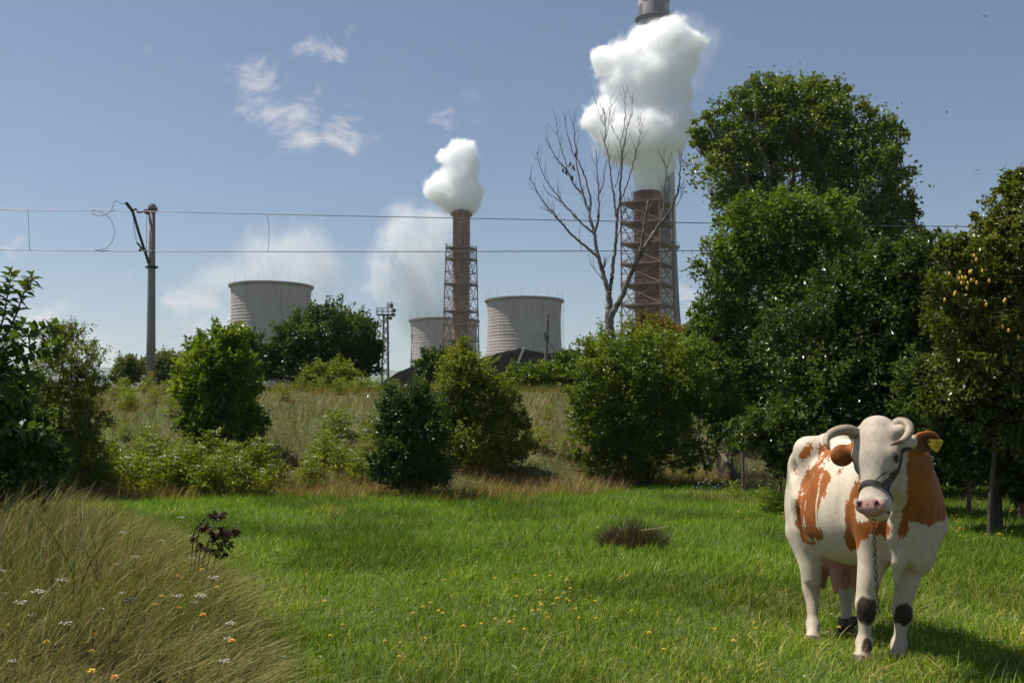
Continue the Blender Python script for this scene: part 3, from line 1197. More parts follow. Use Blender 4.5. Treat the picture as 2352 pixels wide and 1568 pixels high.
m_pole = mat_concrete('pole_concrete', (0.235, 0.205, 0.195), (0.32, 0.285, 0.27), (0.72, 0.70, 0.70), 0.8)
m_green = mat_simple('bracket_steel', (0.020, 0.035, 0.032), (0.05, 0.07, 0.062), 5, 0.5, 0.4, bumps=0)
m_insul = mat_simple('insulator_brown', (0.13, 0.05, 0.035), (0.20, 0.085, 0.06), 8, 0.3, bumps=0)
m_wire = mat_simple('wire_copper', (0.05, 0.055, 0.065), (0.09, 0.09, 0.10), 2, 0.5, 0.6, bumps=0)
bp = c4(1132, 1490)
bz = float(gz(bp.x, YR)) - 0.3
tp = c4(1140, 150)
cpole = empty('catenary_pole', (bp.x, YR, bz))
tag(cpole, 'grey concrete railway overhead line pole with bracket and yellow plate', 'pole')
mb = MB()
Hp = tp.z - bz
for i in range(6):
    pass
n_ = 12
prof = []
mb.tube([(0, 0, 0), ((tp.x - bp.x) * 0.35, 0, Hp * 0.35), ((tp.x - bp.x) * 0.7, 0, Hp * 0.7), (tp.x - bp.x, 0, Hp)], [0.175, 0.165, 0.14, 0.122], 20)
pole_b = mb.build('shaft', m_pole, cpole, smooth=False)
pole_b.data.polygons.foreach_set('use_smooth', [len(p.vertices) == 4 for p in pole_b.data.polygons])
for cy_ in (620, 690, 790, 1030, 1160):
    c = c4(1137, cy_)
    mb = MB()
    rj = 0.178 - 0.054 * (c.z - bz) / Hp
    mb.lathe([(rj - 0.02, -0.02), (rj, -0.015), (rj, 0.015), (rj - 0.02, 0.02)], 20, c=((tp.x - bp.x) * (c.z - bz) / Hp, 0, c.z - bz))
    mb.build('joint_ring', m_pole, pole_b)


def rel(p):
    return (p.x - bp.x, p.y - YR, p.z - bz)


mb = MB()
mb.lathe([(0.02, 0.16), (0.12, 0.15), (0.155, 0.07), (0.15, -0.05), (0.12, -0.06)], 14, c=rel(tp))
mb.box(Vector(rel(tp)) + Vector((0.15, -0.02, -0.02)), (0.10, 0.16, 0.10))
mb.build('cap', m_pole, cpole)
yb = 0.9                                             # the bracket reaches over the track, towards the viewer


def bk(x, y, f=1.0):
    return rel(c4(x, y, YR - yb * f))


mb = MB()
mb.tube([bk(1102, 520, 0.25), bk(1040, 330, 0.6), bk(994, 172, 0.95)], 0.055, 8)
mb.tube([bk(994, 172, 0.95), bk(945, 108, 1.1)], 0.062, 8)
arm = mb.build('bracket_tube', m_green, cpole)
mb = MB()
mb.tube([bk(1128, 580, 0.0), bk(1118, 552, 0.12), bk(1102, 520, 0.25)], [0.075, 0.085, 0.06], 8)
mb.build('insulator', m_insul, cpole)
mb = MB()
mb.tube([bk(1122, 165, 0.0), bk(1104, 178, 0.1), bk(1086, 172, 0.25)], [0.10, 0.12, 0.08], 8)
mb.build('insulator', m_insul, cpole)
mb = MB()
mb.tube([bk(1086, 172, 0.25), bk(1036, 182, 0.6), bk(1016, 155, 0.8), bk(994, 168, 0.95)], 0.040, 6)
mb.build('top_tie', m_green, cpole)
mb = MB()
mb.tube([bk(1098, 480, 0.3), bk(1062, 448, 0.7), bk(1026, 408, 0.95)], 0.035, 6)
mb.tube([bk(1062, 448, 0.7), bk(1046, 468, 1.0)], 0.035, 6)
mb.tube([bk(1046, 468, 1.0), bk(1095, 470, 0.4)], 0.02, 6)
mb.build('steady_arm', m_green, cpole)
mb = MB()
mb.tube([bk(1024, 405, 0.95), bk(1006, 300, 0.95), bk(996, 180, 0.95)], 0.010, 4)
mb.tube([bk(1098, 470, 0.3), bk(1100, 195, 0.3)], 0.010, 4)
mb.build('stay_wire', m_wire, cpole)
for cy_ in (592, 168):
    c = c4(1138, cy_)
    mb = MB()
    r0 = 0.155 if cy_ > 300 else 0.14
    mb.lathe([(r0 - 0.02, -0.05), (r0 + 0.02, -0.05), (r0 + 0.02, 0.05), (r0 - 0.02, 0.05)], 16, c=rel(c))
    mb.box(Vector(rel(c)) + Vector((r0 + 0.03, 0, 0)), (0.12, 0.07, 0.07))
    mb.box(Vector(rel(c)) + Vector((-r0 - 0.03, 0, 0)), (0.12, 0.07, 0.07))
    mb.build('clamp', m_green, cpole)
m_yel = mat_simple('plate_yellow', (0.55, 0.38, 0.01), (0.66, 0.47, 0.02), 6, 0.5, bumps=0)
c = c4(1130, 1397, YR - 0.19)
mb = MB()
mb.box((0, 0, 0), (0.19, 0.012, 0.28))
pl = mb.build('plate', m_yel, cpole)
pl.location = rel(c)
mb = MB()
m_red = mat_simple('plate_red', (0.34, 0.07, 0.01), (0.40, 0.10, 0.02), 6, 0.5, bumps=0)
mb.box((-0.005, -0.0085, -0.075), (0.10, 0.005, 0.06))
zig = [(0.03, 0.10), (-0.02, 0.03), (0.015, 0.03), (-0.02, -0.04)]
for a, b in zip(zig[:-1], zig[1:]):
    mb.tube([(a[0], -0.008, a[1]), (b[0], -0.008, b[1])], 0.009, 4)
mb.build('print', m_red, pl)


def wire(name, pts, r, label, group=None):
    mb = MB()
    c = catmull(pts, 10) if len(pts) > 2 else [Vector(p) for p in pts]
    o = Vector(c[0])
    mb.tube([p - o for p in c], r, 5)
    w = mb.build(name, m_wire, None)
    w.location = o
    tag(w, label, 'wire', group)
    return w


YW = YR - 0.85
wire('messenger_wire', [P(x, y, YW) for x, y in ((-700, 470), (-300, 478), (0, 482), (305, 485), (700, 494), (1000, 500), (1300, 506), (1600, 512), (2000, 518), (2400, 522), (2900, 523))], 0.017,
     'upper sagging wire of the railway overhead line')
wire('contact_wire', [P(x, y, YW) for x, y in ((-700, 570), (0, 574), (320, 577), (900, 578), (1600, 576), (2300, 577), (2900, 579))], 0.017,
     'lower level contact wire of the railway overhead line')
gd = 'droppers between the two railway wires'
wire('dropper_wire', [P(64, 483, YW), P(66, 520, YW), P(68, 574, YW)], 0.009, 'thin dropper wire joining the two railway wires beyond the looped jumper cable', gd)
wire('dropper_wire', [P(613, 492, YW), P(618, 530, YW), P(616, 578, YW)], 0.009, 'thin dropper wire joining the two railway wires above the grey cooling tower', gd)
wire('dropper_wire', [P(1334, 507, YW), P(1331, 540, YW), P(1336, 577, YW)], 0.009, 'thin dropper wire joining the two railway wires beside the dead tree', gd)
wire('jumper_cable', [c4(x, y, YW) for x, y in ((940, 110), (918, 118), (880, 98), (858, 100), (846, 140), (822, 180), (790, 198), (745, 208), (708, 200), (692, 182), (702, 164),
     (745, 175), (790, 198), (832, 240), (855, 300), (856, 350), (835, 410), (790, 450), (715, 463))], 0.010, 'looped jumper cable hanging between the railway wires by the pole')
for (x, y) in ((702, 164), (715, 463)):
    pass

m_wood = mat_simple('weathered_wood', (0.10, 0.085, 0.075), (0.21, 0.18, 0.155), 4, 0.85, stretch=(4, 4, 0.4), bumps=0.4)
Yp = 66.0
t_ = P(1258, 722, Yp)
b__ = P(1249, 868, Yp)
up = empty('utility_pole', (b__.x, Yp, b__.z - 2.5))
tag(up, 'leaning wooden pole stump in front of the wide pale cooling tower', 'pole')
mb = MB()
d_ = t_ - Vector(up.location)
mb.tube([(0, 0, 0), d_ * 0.5, d_ * 0.83, d_], [0.13, 0.12, 0.10, 0.105], 10)
mb.build('shaft', m_wood, up)
mb = MB()
mb.tube([d_ * 0.74, d_ * 0.79], [0.15, 0.15], 8)
mb.box(d_ * 0.80 + Vector((-0.13, 0, 0)), (0.10, 0.1, 0.3))
mb.build('band', m_green, up)
mb = MB()
e_ = P(1282, 815, Yp) - Vector(up.location)
mb.tube([d_ * 0.76, e_, e_ + (e_ - d_ * 0.76) * 0.6], 0.022, 4)
mb.build('guy_wire', m_wire, up)

# lattice light mast
Ym = 150.0
m_mast = mat_simple('mast_steel', (0.055, 0.045, 0.042), (0.10, 0.08, 0.07), 1, 0.7, bumps=0)
bar = unit_bar(m_mast, 5, 'lattice_bar')
mt = P(886, 724, Ym)
mbz = -1.4
mast = empty('light_mast', (mt.x, Ym, mbz))
tag(mast, 'dark steel lattice light mast with a lamp basket on top', 'mast')
Hm = mt.z - mbz


def mc(i, z):
    w = (0.95 - 0.5 * z / Hm)
    a = math.pi / 4 + i * math.pi / 2 + 0.3
    return Vector((w * math.cos(a), w * math.sin(a), z))


for i in range(4):
    put_bar('mast_leg', bar, mc(i, 0), mc(i, Hm), 0.085, mast)
zz = list(np.linspace(0, Hm, 13))
for a, b in zip(zz[:-1], zz[1:]):
    for i in range(4):
        put_bar('brace', bar, mc(i, a), mc(i + 1, b), 0.045, mast)
        put_bar('brace', bar, mc(i + 1, a), mc(i, b), 0.045, mast)
mb = MB()
mb.box((-0.15, 0, Hm + 0.05), (2.3, 1.5, 0.14))
bsk = mb.build('basket_floor', m_mast, mast)
for hz in (0.6, 1.1):
    for a, b in (((-1.3, -0.75), (1.0, -0.75)), ((1.0, -0.75), (1.0, 0.75)), ((1.0, 0.75), (-1.3, 0.75)), ((-1.3, 0.75), (-1.3, -0.75))):
        put_bar('rail', bar, (*a, Hm + hz), (*b, Hm + hz), 0.04, mast)
for x in (-1.3, -0.5, 0.3, 1.0):
    for y in (-0.75, 0.75):
        put_bar('rail_post', bar, (x, y, Hm), (x, y, Hm + 1.1 + (0.9 if x > 0.2 else 0)), 0.05, mast)
put_bar('rail', bar, (0.1, -0.75, Hm + 1.2), (1.0, -0.75, Hm + 2.0), 0.045, mast)
for (x, z) in ((1.25, 0.1), (1.35, 0.75), (0.8, -0.4), (0.9, 1.5)):
    mb = MB()
    mb.tube([(0, 0, 0.1), (0, -0.1, 0), (0, -0.3, -0.12)], [0.10, 0.26, 0.30], 10)
    f_ = mb.build('floodlight', m_mast, mast)
    f_.location = (x, -0.4, Hm + z)

# rusty roofed shed and a steel post showing through the orchard trees
shed = empty('shed', (P(2205, 600, 62).x, 62, 0.5))
tag(shed, 'rusty red roof of a building seen through the orchard trees', 'shed')
m_roof = mat_simple('roof_rust', (0.14, 0.05, 0.035), (0.24, 0.09, 0.06), 1.5, 0.8, bumps=0.2)
zr = P(2205, 566, 62).z - 0.5
mb = MB()
mb.box((3, 2.0, (zr - 1.2) / 2), (9, 6, zr - 1.2))
mb.build('wall', m_rust2, shed)
mb = MB()
mb.add([(-2, -1.5, zr - 1.2), (8, -1.5, zr - 1.2), (8, 2, zr), (-2, 2, zr), (-2, 5.5, zr - 1.2), (8, 5.5, zr - 1.2), (-2, -1.5, zr - 1.4), (8, -1.5, zr - 1.4), (-2, 5.5, zr - 1.4), (8, 5.5, zr - 1.4)],
       [(0, 1, 2, 3), (3, 2, 5, 4), (6, 7, 1, 0), (4, 5, 9, 8), (6, 8, 9, 7), (0, 3, 4, 8, 6), (1, 7, 9, 5, 2)])
mb.build('roof', m_roof, shed)
pt, pb_ = P(2319, 440, 40), P(2300, 560, 40)
sp = empty('steel_post', (pb_.x, 40, 2.0))
tag(sp, 'dark leaning steel post poking up behind the yellowish fruit tree', 'post')
mb = MB()
q0, q1 = Vector((0, 0, 0)), pt - Vector(sp.location)
mb.box((q0 + q1) / 2, (0.16, 0.05, q1.length), (q1.to_track_quat('Z', 'Y').to_matrix()))
mb.build('web', m_roof, sp)
mb = MB()
for s in (-1, 1):
    mb.box((q0 + q1) / 2 + Vector((s * 0.085, 0, 0)), (0.02, 0.16, q1.length), (q1.to_track_quat('Z', 'Y').to_matrix()))
mb.build('flange', m_roof, sp)
# ------------------------------------------------------------------ the cow
COW_O = Vector((2.53, 7.30, 0.0))
COW_YAW = R(12.0)
FWD = Vector((math.sin(COW_YAW), -math.cos(COW_YAW), 0))
LFT = Vector((math.cos(COW_YAW), math.sin(COW_YAW), 0))
COW_O.z = float(gz(COW_O.x, COW_O.y)) + 0.0


def crop(cx, cy):                       # the close-up grid the cow was measured on
    return 1776.8 + cx * 0.3922, 922 + cy * 0.3922


def PC(cx, cy, Y):
    x, y = crop(cx, cy)
    return P(x, y, Y)


def to_local(w):
    w = Vector(w) - COW_O
    return Vector((w.dot(FWD), w.dot(LFT), w.z))


def LC(cx, cy, Y):
    return to_local(PC(cx, cy, Y))


class Field:
    def __init__(self, lo, hi, h):
        self.lo, self.h = np.array(lo, float), h
        self.n = np.ceil((np.array(hi) - self.lo) / h).astype(int) + 1
        self.D = np.full(self.n, 1.0, dtype=np.float32)

    def sub(self, lo, hi):
        a = np.clip(np.floor((np.array(lo) - self.lo) / self.h).astype(int), 0, self.n - 1)
        b = np.clip(np.ceil((np.array(hi) - self.lo) / self.h).astype(int) + 1, 1, self.n)
        sl = tuple(slice(a[i], b[i]) for i in range(3))
        ax = [self.lo[i] + self.h * np.arange(a[i], b[i]) for i in range(3)]
        return sl, np.stack(np.meshgrid(*ax, indexing='ij'), -1)

    def join(self, sl, d, k):
        D = self.D[sl]
        if k > 0:
            hh = np.clip(0.5 + 0.5 * (D - d) / k, 0, 1)
            self.D[sl] = D * (1 - hh) + d * hh - k * hh * (1 - hh)
        else:
            self.D[sl] = np.minimum(D, d)

    def cut(self, sl, d, k):
        D = self.D[sl]
        hh = np.clip(0.5 - 0.5 * (D + d) / k, 0, 1)
        self.D[sl] = D * (1 - hh) - d * hh + k * hh * (1 - hh)

    def _ell(self, c, r, M, k, grow=0.06):
        c = np.array(c, float)
        r = np.array(r, float)
        if M is None:
            ext = r
            M_ = np.eye(3)
        else:
            M_ = np.array(M, float)
            ext = np.sqrt(((M_ * r[None, :]) ** 2).sum(1))
        sl, p = self.sub(c - ext - k - grow, c + ext + k + grow)
        q = (p - c) @ M_
        k0 = np.linalg.norm(q / r, axis=-1)
        k1 = np.linalg.norm(q / (r * r), axis=-1) + 1e-9
        return sl, k0 * (k0 - 1) / k1

    def ell(self, c, r, k=0.08, M=None):
        sl, d = self._ell(c, r, M, k)
        self.join(sl, d, k)

    def cut_ell(self, c, r, k=0.01, M=None):
        sl, d = self._ell(c, r, M, k)
        self.cut(sl, d, k)

    def cone(self, a, b, ra, rb, k=0.06):
        a, b = np.array(a, float), np.array(b, float)
        m = max(ra, rb) + k + 0.06
        sl, p = self.sub(np.minimum(a, b) - m, np.maximum(a, b) + m)
        ab = b - a
        t = np.clip(((p - a) @ ab) / (ab @ ab), 0, 1)
        d = np.linalg.norm(p - a - t[..., None] * ab, axis=-1) - (ra + (rb - ra) * t)
        self.join(sl, d, k)

    def at(self, p):
        q = (np.asarray(p, float) - self.lo) / self.h
        q = np.clip(q, 0, self.n - 1.001)
        i = np.floor(q).astype(int)
        f = q - i
        o = 0
        for dx in (0, 1):
            for dy in (0, 1):
                for dz in (0, 1):
                    w = (f[..., 0] if dx else 1 - f[..., 0]) * (f[..., 1] if dy else 1 - f[..., 1]) * (f[..., 2] if dz else 1 - f[..., 2])
                    o = o + w * self.D[i[..., 0] + dx, i[..., 1] + dy, i[..., 2] + dz]
        return o

    def grad(self, p):
        e = self.h * 1.5
        p = np.asarray(p, float)
        g = np.stack([self.at(p + e * np.eye(3)[i]) - self.at(p - e * np.eye(3)[i]) for i in range(3)], -1)
        return g / (np.linalg.norm(g, axis=-1, keepdims=True) + 1e-9)

    def project(self, p, off=0.0, it=8):
        p = np.array(p, float)
        for _ in range(it):
            d = self.at(p) - off
            p = p - self.grad(p) * np.asarray(d)[..., None] * 0.9
        return p


# head frame
H_REL, H_TAU, H_RHO, HS = R(45), R(20), R(5.5), 1.07
nh = Vector((-math.sin(H_REL), -math.cos(H_REL), 0))
hn = nh * math.cos(H_TAU) + Vector((0, 0, math.sin(H_TAU)))
hd = nh * math.sin(H_TAU) - Vector((0, 0, math.cos(H_TAU)))
he = Vector((math.cos(H_REL), -math.sin(H_REL), 0))
he, hd = he * math.cos(H_RHO) - hd * math.sin(H_RHO), hd * math.cos(H_RHO) + he * math.sin(H_RHO)
POLL = PC(570, 110, 6.20)
HM_W = Matrix((hd, he, hn)).transposed()                 # columns: down the face, head's left, out of the face


def dirl(w):
    return Vector((w.dot(FWD), w.dot(LFT), w.z))


hdl, hel, hnl = dirl(hd), dirl(he), dirl(hn)
POLL_L = to_local(POLL)
HM = np.array([[hdl[i], hel[i], hnl[i]] for i in range(3)])   # local = POLL + HM @ (a,b,c)


def HL(a, b, c):
    return POLL_L + (hdl * a + hel * b + hnl * c) * HS


def h_ell(F_, c, r, k=0.03, rot=None, cut=False):
    M = HM if rot is None else HM @ np.array(rot)
    (F_.cut_ell if cut else F_.ell)(HL(*c), np.array(r) * HS, k, M)


def h_cone(F_, a, b, ra, rb, k=0.03):
    F_.cone(HL(*a), HL(*b), ra * HS, rb * HS, k)


def rot_m(axis, ang):
    return np.array(Matrix.Rotation(ang, 3, axis))


def front_leg(s):
    """hoof position from the photograph; s=-1 cow's right, +1 its left"""
    if s < 0:
        return dict(elbow=(0.49, -0.185, 0.80), knee=LC(540, 1215, 6.72), fet=LC(530, 1418, 6.70), toe=LC(518, 1492, 6.62))
    return dict(elbow=(0.46, 0.15, 0.82), knee=LC(755, 1240, 6.80), fet=LC(735, 1425, 6.80), toe=LC(722, 1488, 6.73))


def hind_leg(s):
    if s < 0:
        return dict(stifle=(-0.38, -0.19, 0.76), hock=LC(222, 1105, 7.62), fet=LC(232, 1310, 7.52), toe=LC(228, 1382, 7.44))
    return dict(stifle=(-0.38, 0.20, 0.76), hock=LC(425, 1095, 7.86), fet=LC(428, 1290, 7.80), toe=LC(428, 1352, 7.72))


def build_field(h):
    F_ = Field((-1.10, -0.80, -0.06), (1.52, 0.75, 1.80), h)
    # trunk
    F_.ell((0.12, -0.02, 1.00), (0.52, 0.325, 0.40), 0.02)
    F_.ell((-0.12, -0.01, 0.90), (0.46, 0.365, 0.345), 0.12)
    F_.ell((-0.15, 0, 1.12), (0.42, 0.30, 0.26), 0.10)
    F_.ell((0.45, -0.03, 1.04), (0.28, 0.255, 0.37), 0.10)
    F_.ell((0.62, -0.03, 0.98), (0.16, 0.18, 0.30), 0.10)
    F_.cone((0.42, 0, 1.335), (-0.40, 0, 1.40), 0.07, 0.08, 0.12)
    F_.ell((-0.46, 0, 1.20), (0.26, 0.225, 0.24), 0.08)
    F_.cone((-0.40, 0, 1.40), (-0.70, 0, 1.36), 0.08, 0.05, 0.10)
    for s in (-1, 1):
        # hook and pin bones, rump
        F_.cone((-0.34, s * 0.08, 1.40), (-0.38, s * 0.205, 1.385), 0.07, 0.062, 0.10)
        F_.cone((-0.38, s * 0.205, 1.375), (-0.70, s * 0.12, 1.26), 0.06, 0.06, 0.12)
        F_.cone((-0.38, s * 0.20, 1.36), (-0.34, s * 0.26, 1.02), 0.055, 0.09, 0.12)
        F_.ell((-0.53, s * 0.145, 1.04), (0.20, 0.125, 0.30), 0.09)
        F_.ell((-0.58, s * 0.165, 0.86), (0.15, 0.10, 0.24), 0.08)
        # hind leg
        L = hind_leg(s)
        st, ho, fe, to = Vector(L['stifle']), L['hock'], L['fet'], L['toe']
        F_.ell((-0.40, s * 0.20, 0.86), (0.16, 0.10, 0.22), 0.08)
        F_.cone(st, ho + Vector((0.03, 0, 0.10)), 0.125, 0.072, 0.09)
        F_.cone(ho + Vector((-0.03, 0, 0.12)), ho + Vector((-0.055, 0, 0.02)), 0.030, 0.036, 0.05)
        F_.cone((-0.60, s * 0.18, 0.72), ho + Vector((-0.05, 0, 0.08)), 0.085, 0.030, 0.07)
        F_.ell(ho, (0.062, 0.056, 0.085), 0.05)
        F_.cone(ho, fe, 0.050, 0.036, 0.04)
        F_.ell(fe, (0.047, 0.046, 0.046), 0.04)
        F_.cone(fe, to, 0.041, 0.046, 0.03)
        F_.cone(to + Vector((0.0, 0.022, 0)), to + Vector((0.035, 0.026, -0.03)), 0.038, 0.037, 0.008)
        F_.cone(to + Vector((0.0, -0.022, 0)), to + Vector((0.035, -0.026, -0.03)), 0.038, 0.037, 0.008)
        # shoulder and foreleg
        L = front_leg(s)
        el, kn, fe, to = Vector(L['elbow']), L['knee'], L['fet'], L['toe']
        F_.ell((0.50, s * 0.17 - 0.03, 1.06), (0.15, 0.085, 0.28), 0.10)
        F_.ell((0.59, s * 0.155 - 0.03, 0.94), (0.13, 0.09, 0.15), 0.10)
        F_.cone(Vector((0.54, s * 0.17 - 0.025, 0.92)), el + Vector((0.02, 0, -0.06)), 0.125, 0.105, 0.08)
        F_.cone(el, kn + Vector((-0.01, 0, 0.05)), 0.112, 0.058, 0.06)
        F_.ell(kn + Vector((0.008, 0, 0)), (0.060, 0.062, 0.082), 0.045)
        F_.cone(kn, fe, 0.046, 0.038, 0.04)
        F_.ell(fe, (0.049, 0.049, 0.050), 0.04)
        F_.cone(fe, to, 0.043, 0.048, 0.03)
        F_.cone(to + Vector((0.0, 0.024, 0)), to + Vector((0.035, 0.028, -0.03)), 0.041, 0.040, 0.008)
        F_.cone(to + Vector((0.0, -0.024, 0)), to + Vector((0.035, -0.028, -0.03)), 0.041, 0.040, 0.008)
    # neck, throat, dewlap and brisket
    nb = HL(0.10, 0.0, -0.20)
    mid = (Vector((0.58, -0.02, 1.17)) + nb) * 0.5 + Vector((0.02, 0.03, 0.0))
    F_.cone((0.50, -0.03, 1.13), mid, 0.245, 0.175, 0.10)
    F_.cone(mid, nb, 0.175, 0.12, 0.08)
    F_.cone(mid + Vector((-0.02, 0, 0.12)), (0.40, 0.0, 1.32), 0.09, 0.08, 0.10)
    th = HL(0.30, 0.0, -0.24)
    F_.cone(mid + Vector((0.05, -0.02, -0.12)), th, 0.10, 0.06, 0.08)
    F_.ell((0.68, -0.02, 0.88), (0.12, 0.14, 0.20), 0.10)
    F_.ell((0.70, 0.0, 0.76), (0.11, 0.075, 0.17), 0.07)
    F_.cone(mid + Vector((0.06, 0.0, -0.10)), LC(742, 760, 6.55), 0.06, 0.030, 0.07)
    F_.cone(LC(742, 760, 6.55), LC(735, 930, 6.57), 0.030, 0.030, 0.06)
    F_.cone(LC(735, 930, 6.57), LC(718, 1040, 6.62), 0.032, 0.024, 0.08)
    F_.cone(mid + Vector((0.08, -0.06, -0.12)), LC(690, 800, 6.54), 0.05, 0.018, 0.05)
    F_.cone(LC(690, 800, 6.54), LC(728, 920, 6.57), 0.018, 0.022, 0.05)
    # hollow flank between hip and ribs, crease before the thigh, lean back
    for s in (-1, 1):
        sl, d = F_._ell((-0.235, s * 0.375, 1.20), np.array((0.11, 0.10, 0.13)), None, 0.07)
        F_.cut(sl, d, 0.07)
        sl, d = F_._ell((-0.50, s * 0.335, 1.22), np.array((0.13, 0.10, 0.07)), None, 0.06)
        F_.cut(sl, d, 0.06)
        sl, d = F_._ell((-0.26, s * 0.38, 0.80), np.array((0.035, 0.07, 0.17)), None, 0.05)
        F_.cut(sl, d, 0.05)
        sl, d = F_._ell((0.30, s * 0.385 - 0.02, 1.08), np.array((0.045, 0.07, 0.26)), None, 0.06)
        F_.cut(sl, d, 0.06)
        F_.ell((0.50, s * 0.17 - 0.03, 1.20), (0.035, 0.10, 0.14), 0.05)
    # ribs showing faintly
    sl, p = F_.sub((-0.14, -0.45, 0.70), (0.34, 0.45, 1.22))
    mk = sstep(-0.14, -0.02, p[..., 0]) * sstep(0.34, 0.22, p[..., 0]) * sstep(0.70, 0.85, p[..., 2]) * sstep(1.22, 1.05, p[..., 2]) * (np.abs(p[..., 1]) > 0.15)
    F_.D[sl] += 0.0045 * np.sin((p[..., 0] + 0.25 * (p[..., 2] - 1.0)) * 2 * np.pi / 0.088) * mk
    # skin folds down the throat and chest
    sl, p = F_.sub((0.55, -0.30, 0.62), (1.02, 0.34, 1.12))
    mk = sstep(0.55, 0.66, p[..., 0]) * sstep(0.62, 0.72, p[..., 2]) * sstep(1.12, 0.98, p[..., 2])
    F_.D[sl] += 0.006 * np.sin((p[..., 1] + 0.05 * np.sin(p[..., 2] * 9)) * 2 * np.pi / 0.075) * mk
    # belly skin, udder with teats
    F_.ell((-0.30, 0.0, 0.63), (0.17, 0.16, 0.17), 0.06)
    F_.ell((-0.40, 0.0, 0.57), (0.13, 0.14, 0.14), 0.06)
    for (x, y) in ((-0.22, -0.085), (-0.24, 0.075), (-0.42, -0.075), (-0.42, 0.08)):
        F_.cone((x, y, 0.48), (x + 0.012, y * 1.1, 0.345), 0.050, 0.020, 0.03)
    # tail, hanging down behind
    F_.cone((-0.70, 0.0, 1.33), (-0.82, 0.0, 1.22), 0.045, 0.032, 0.05)
    F_.cone((-0.82, 0.0, 1.22), (-0.86, 0.01, 0.62), 0.030, 0.020, 0.02)
    F_.ell((-0.87, 0.01, 0.50), (0.035, 0.04, 0.14), 0.03)
    # head
    h_ell(F_, (0.075, 0, -0.115), (0.125, 0.122, 0.115), 0.03)
    h_ell(F_, (0.15, 0, -0.085), (0.165, 0.128, 0.085), 0.04)
    h_ell(F_, (0.0, 0, -0.075), (0.045, 0.075, 0.055), 0.05)
    h_cone(F_, (0.20, 0, -0.10), (0.45, 0, -0.075), 0.098, 0.070, 0.05)
    h_cone(F_, (0.22, 0, -0.21), (0.46, 0, -0.135), 0.085, 0.050, 0.05)
    h_ell(F_, (0.23, 0.055, -0.17), (0.13, 0.055, 0.095), 0.05)
    h_ell(F_, (0.23, -0.055, -0.17), (0.13, 0.055, 0.095), 0.05)
    h_ell(F_, (0.475, 0, -0.090), (0.080, 0.097, 0.082), 0.04)
    h_ell(F_, (0.505, 0, -0.045), (0.045, 0.080, 0.040), 0.025)
    h_ell(F_, (0.520, 0, -0.130), (0.040, 0.070, 0.050), 0.02)
    for s in (-1, 1):
        h_ell(F_, (0.185, s * 0.104, -0.072), (0.055, 0.036, 0.040), 0.03)     # brow
        h_ell(F_, (0.245, s * 0.100, -0.090), (0.040, 0.028, 0.030), 0.03)
        h_ell(F_, (0.50, s * 0.060, -0.028), (0.032, 0.026, 0.026), 0.02)      # nostril wing
        h_ell(F_, (0.500, s * 0.050, -0.002), (0.024, 0.011, 0.020), 0.008, rot_m('Z', s * 0.5), cut=True)
        h_ell(F_, (0.216, s * 0.124, -0.070), (0.018, 0.016, 0.018), 0.010, cut=True)   # eye socket
        h_cone(F_, (0.055, s * 0.09, -0.085), (0.045, s * 0.135, -0.085), 0.045, 0.040, 0.03)  # horn core
    # mouth crease
    for t in np.linspace(-1, 1, 15):
        b = t * 0.085
        F_.cut_ell(HL(0.538 - 0.035 * t * t, b, -0.062 - 0.060 * t * t), np.array((0.006, 0.012, 0.020)) * HS, 0.006, HM)
    # ears: a cupped blade each, on a short stalk
    ears = []
    for (base, tip, wdt, up) in ((HL(0.10, 0.125, -0.13), LC(962, 236, 6.36), 0.080, 1), (HL(0.11, -0.125, -0.12), LC(345, 345, 6.34), 0.072, -1)):
        ax = (Vector(tip) - Vector(base))
        ln = ax.length
        ax.normalize()
        view = dirl((CAM - POLL).normalized())
        nrm = (view - ax * view.dot(ax)).normalized()
        if up > 0:
            nrm = (nrm + Vector((0, 0, -0.45))).normalized()
            nrm = (nrm - ax * nrm.dot(ax)).normalized()
        sid = ax.cross(nrm)
        M = np.array([[ax[i], sid[i], nrm[i]] for i in range(3)])
        F_.cone(base, Vector(base) + ax * ln * 0.35, 0.040, 0.036, 0.03)
        c = Vector(base) + ax * ln * 0.62
        F_.ell(c, (ln * 0.42, wdt, 0.028), 0.02, M)
        dp_ = 0.026 if up > 0 else 0.038
        sl, d = F_._ell(c + nrm * dp_ + ax * 0.012, np.array((ln * 0.33, wdt * 0.72, 0.026)), M, 0.012)
        if up > 0:
            F_.cut(sl, d, 0.012)
        ears.append((Vector(base), ax, sid, nrm, ln, wdt))
    return F_, ears


cow = empty('cow', COW_O, COW_YAW - math.pi / 2)
tag(cow, 'white cow with rust brown patches and short curved horns standing in the meadow', 'cow')
CF_, EARS = build_field(0.0102)
cv, cq = surface_nets(CF_.D, CF_.lo, CF_.h)
for _ in range(2):                                        # light relaxing of the grid pattern
    s_ = np.zeros_like(cv)
    c_ = np.zeros(len(cv))
    for i in range(4):
        a_, b_ = cq[:, i], cq[:, (i + 1) % 4]
        np.add.at(s_, a_, cv[b_])
        np.add.at(c_, a_, 1)
    cv = cv * 0.5 + 0.5 * s_ / np.maximum(c_, 1)[:, None]


def in_poly(px, py, poly):
    ins = np.zeros(len(px), bool)
    n = len(poly)
    for i in range(n):
        x0, y0 = poly[i]
        x1, y1 = poly[(i + 1) % n]
        c = ((y0 > py) != (y1 > py)) & (px < (x1 - x0) * (py - y0) / (y1 - y0 + 1e-9) + x0)
        ins ^= c
    return ins


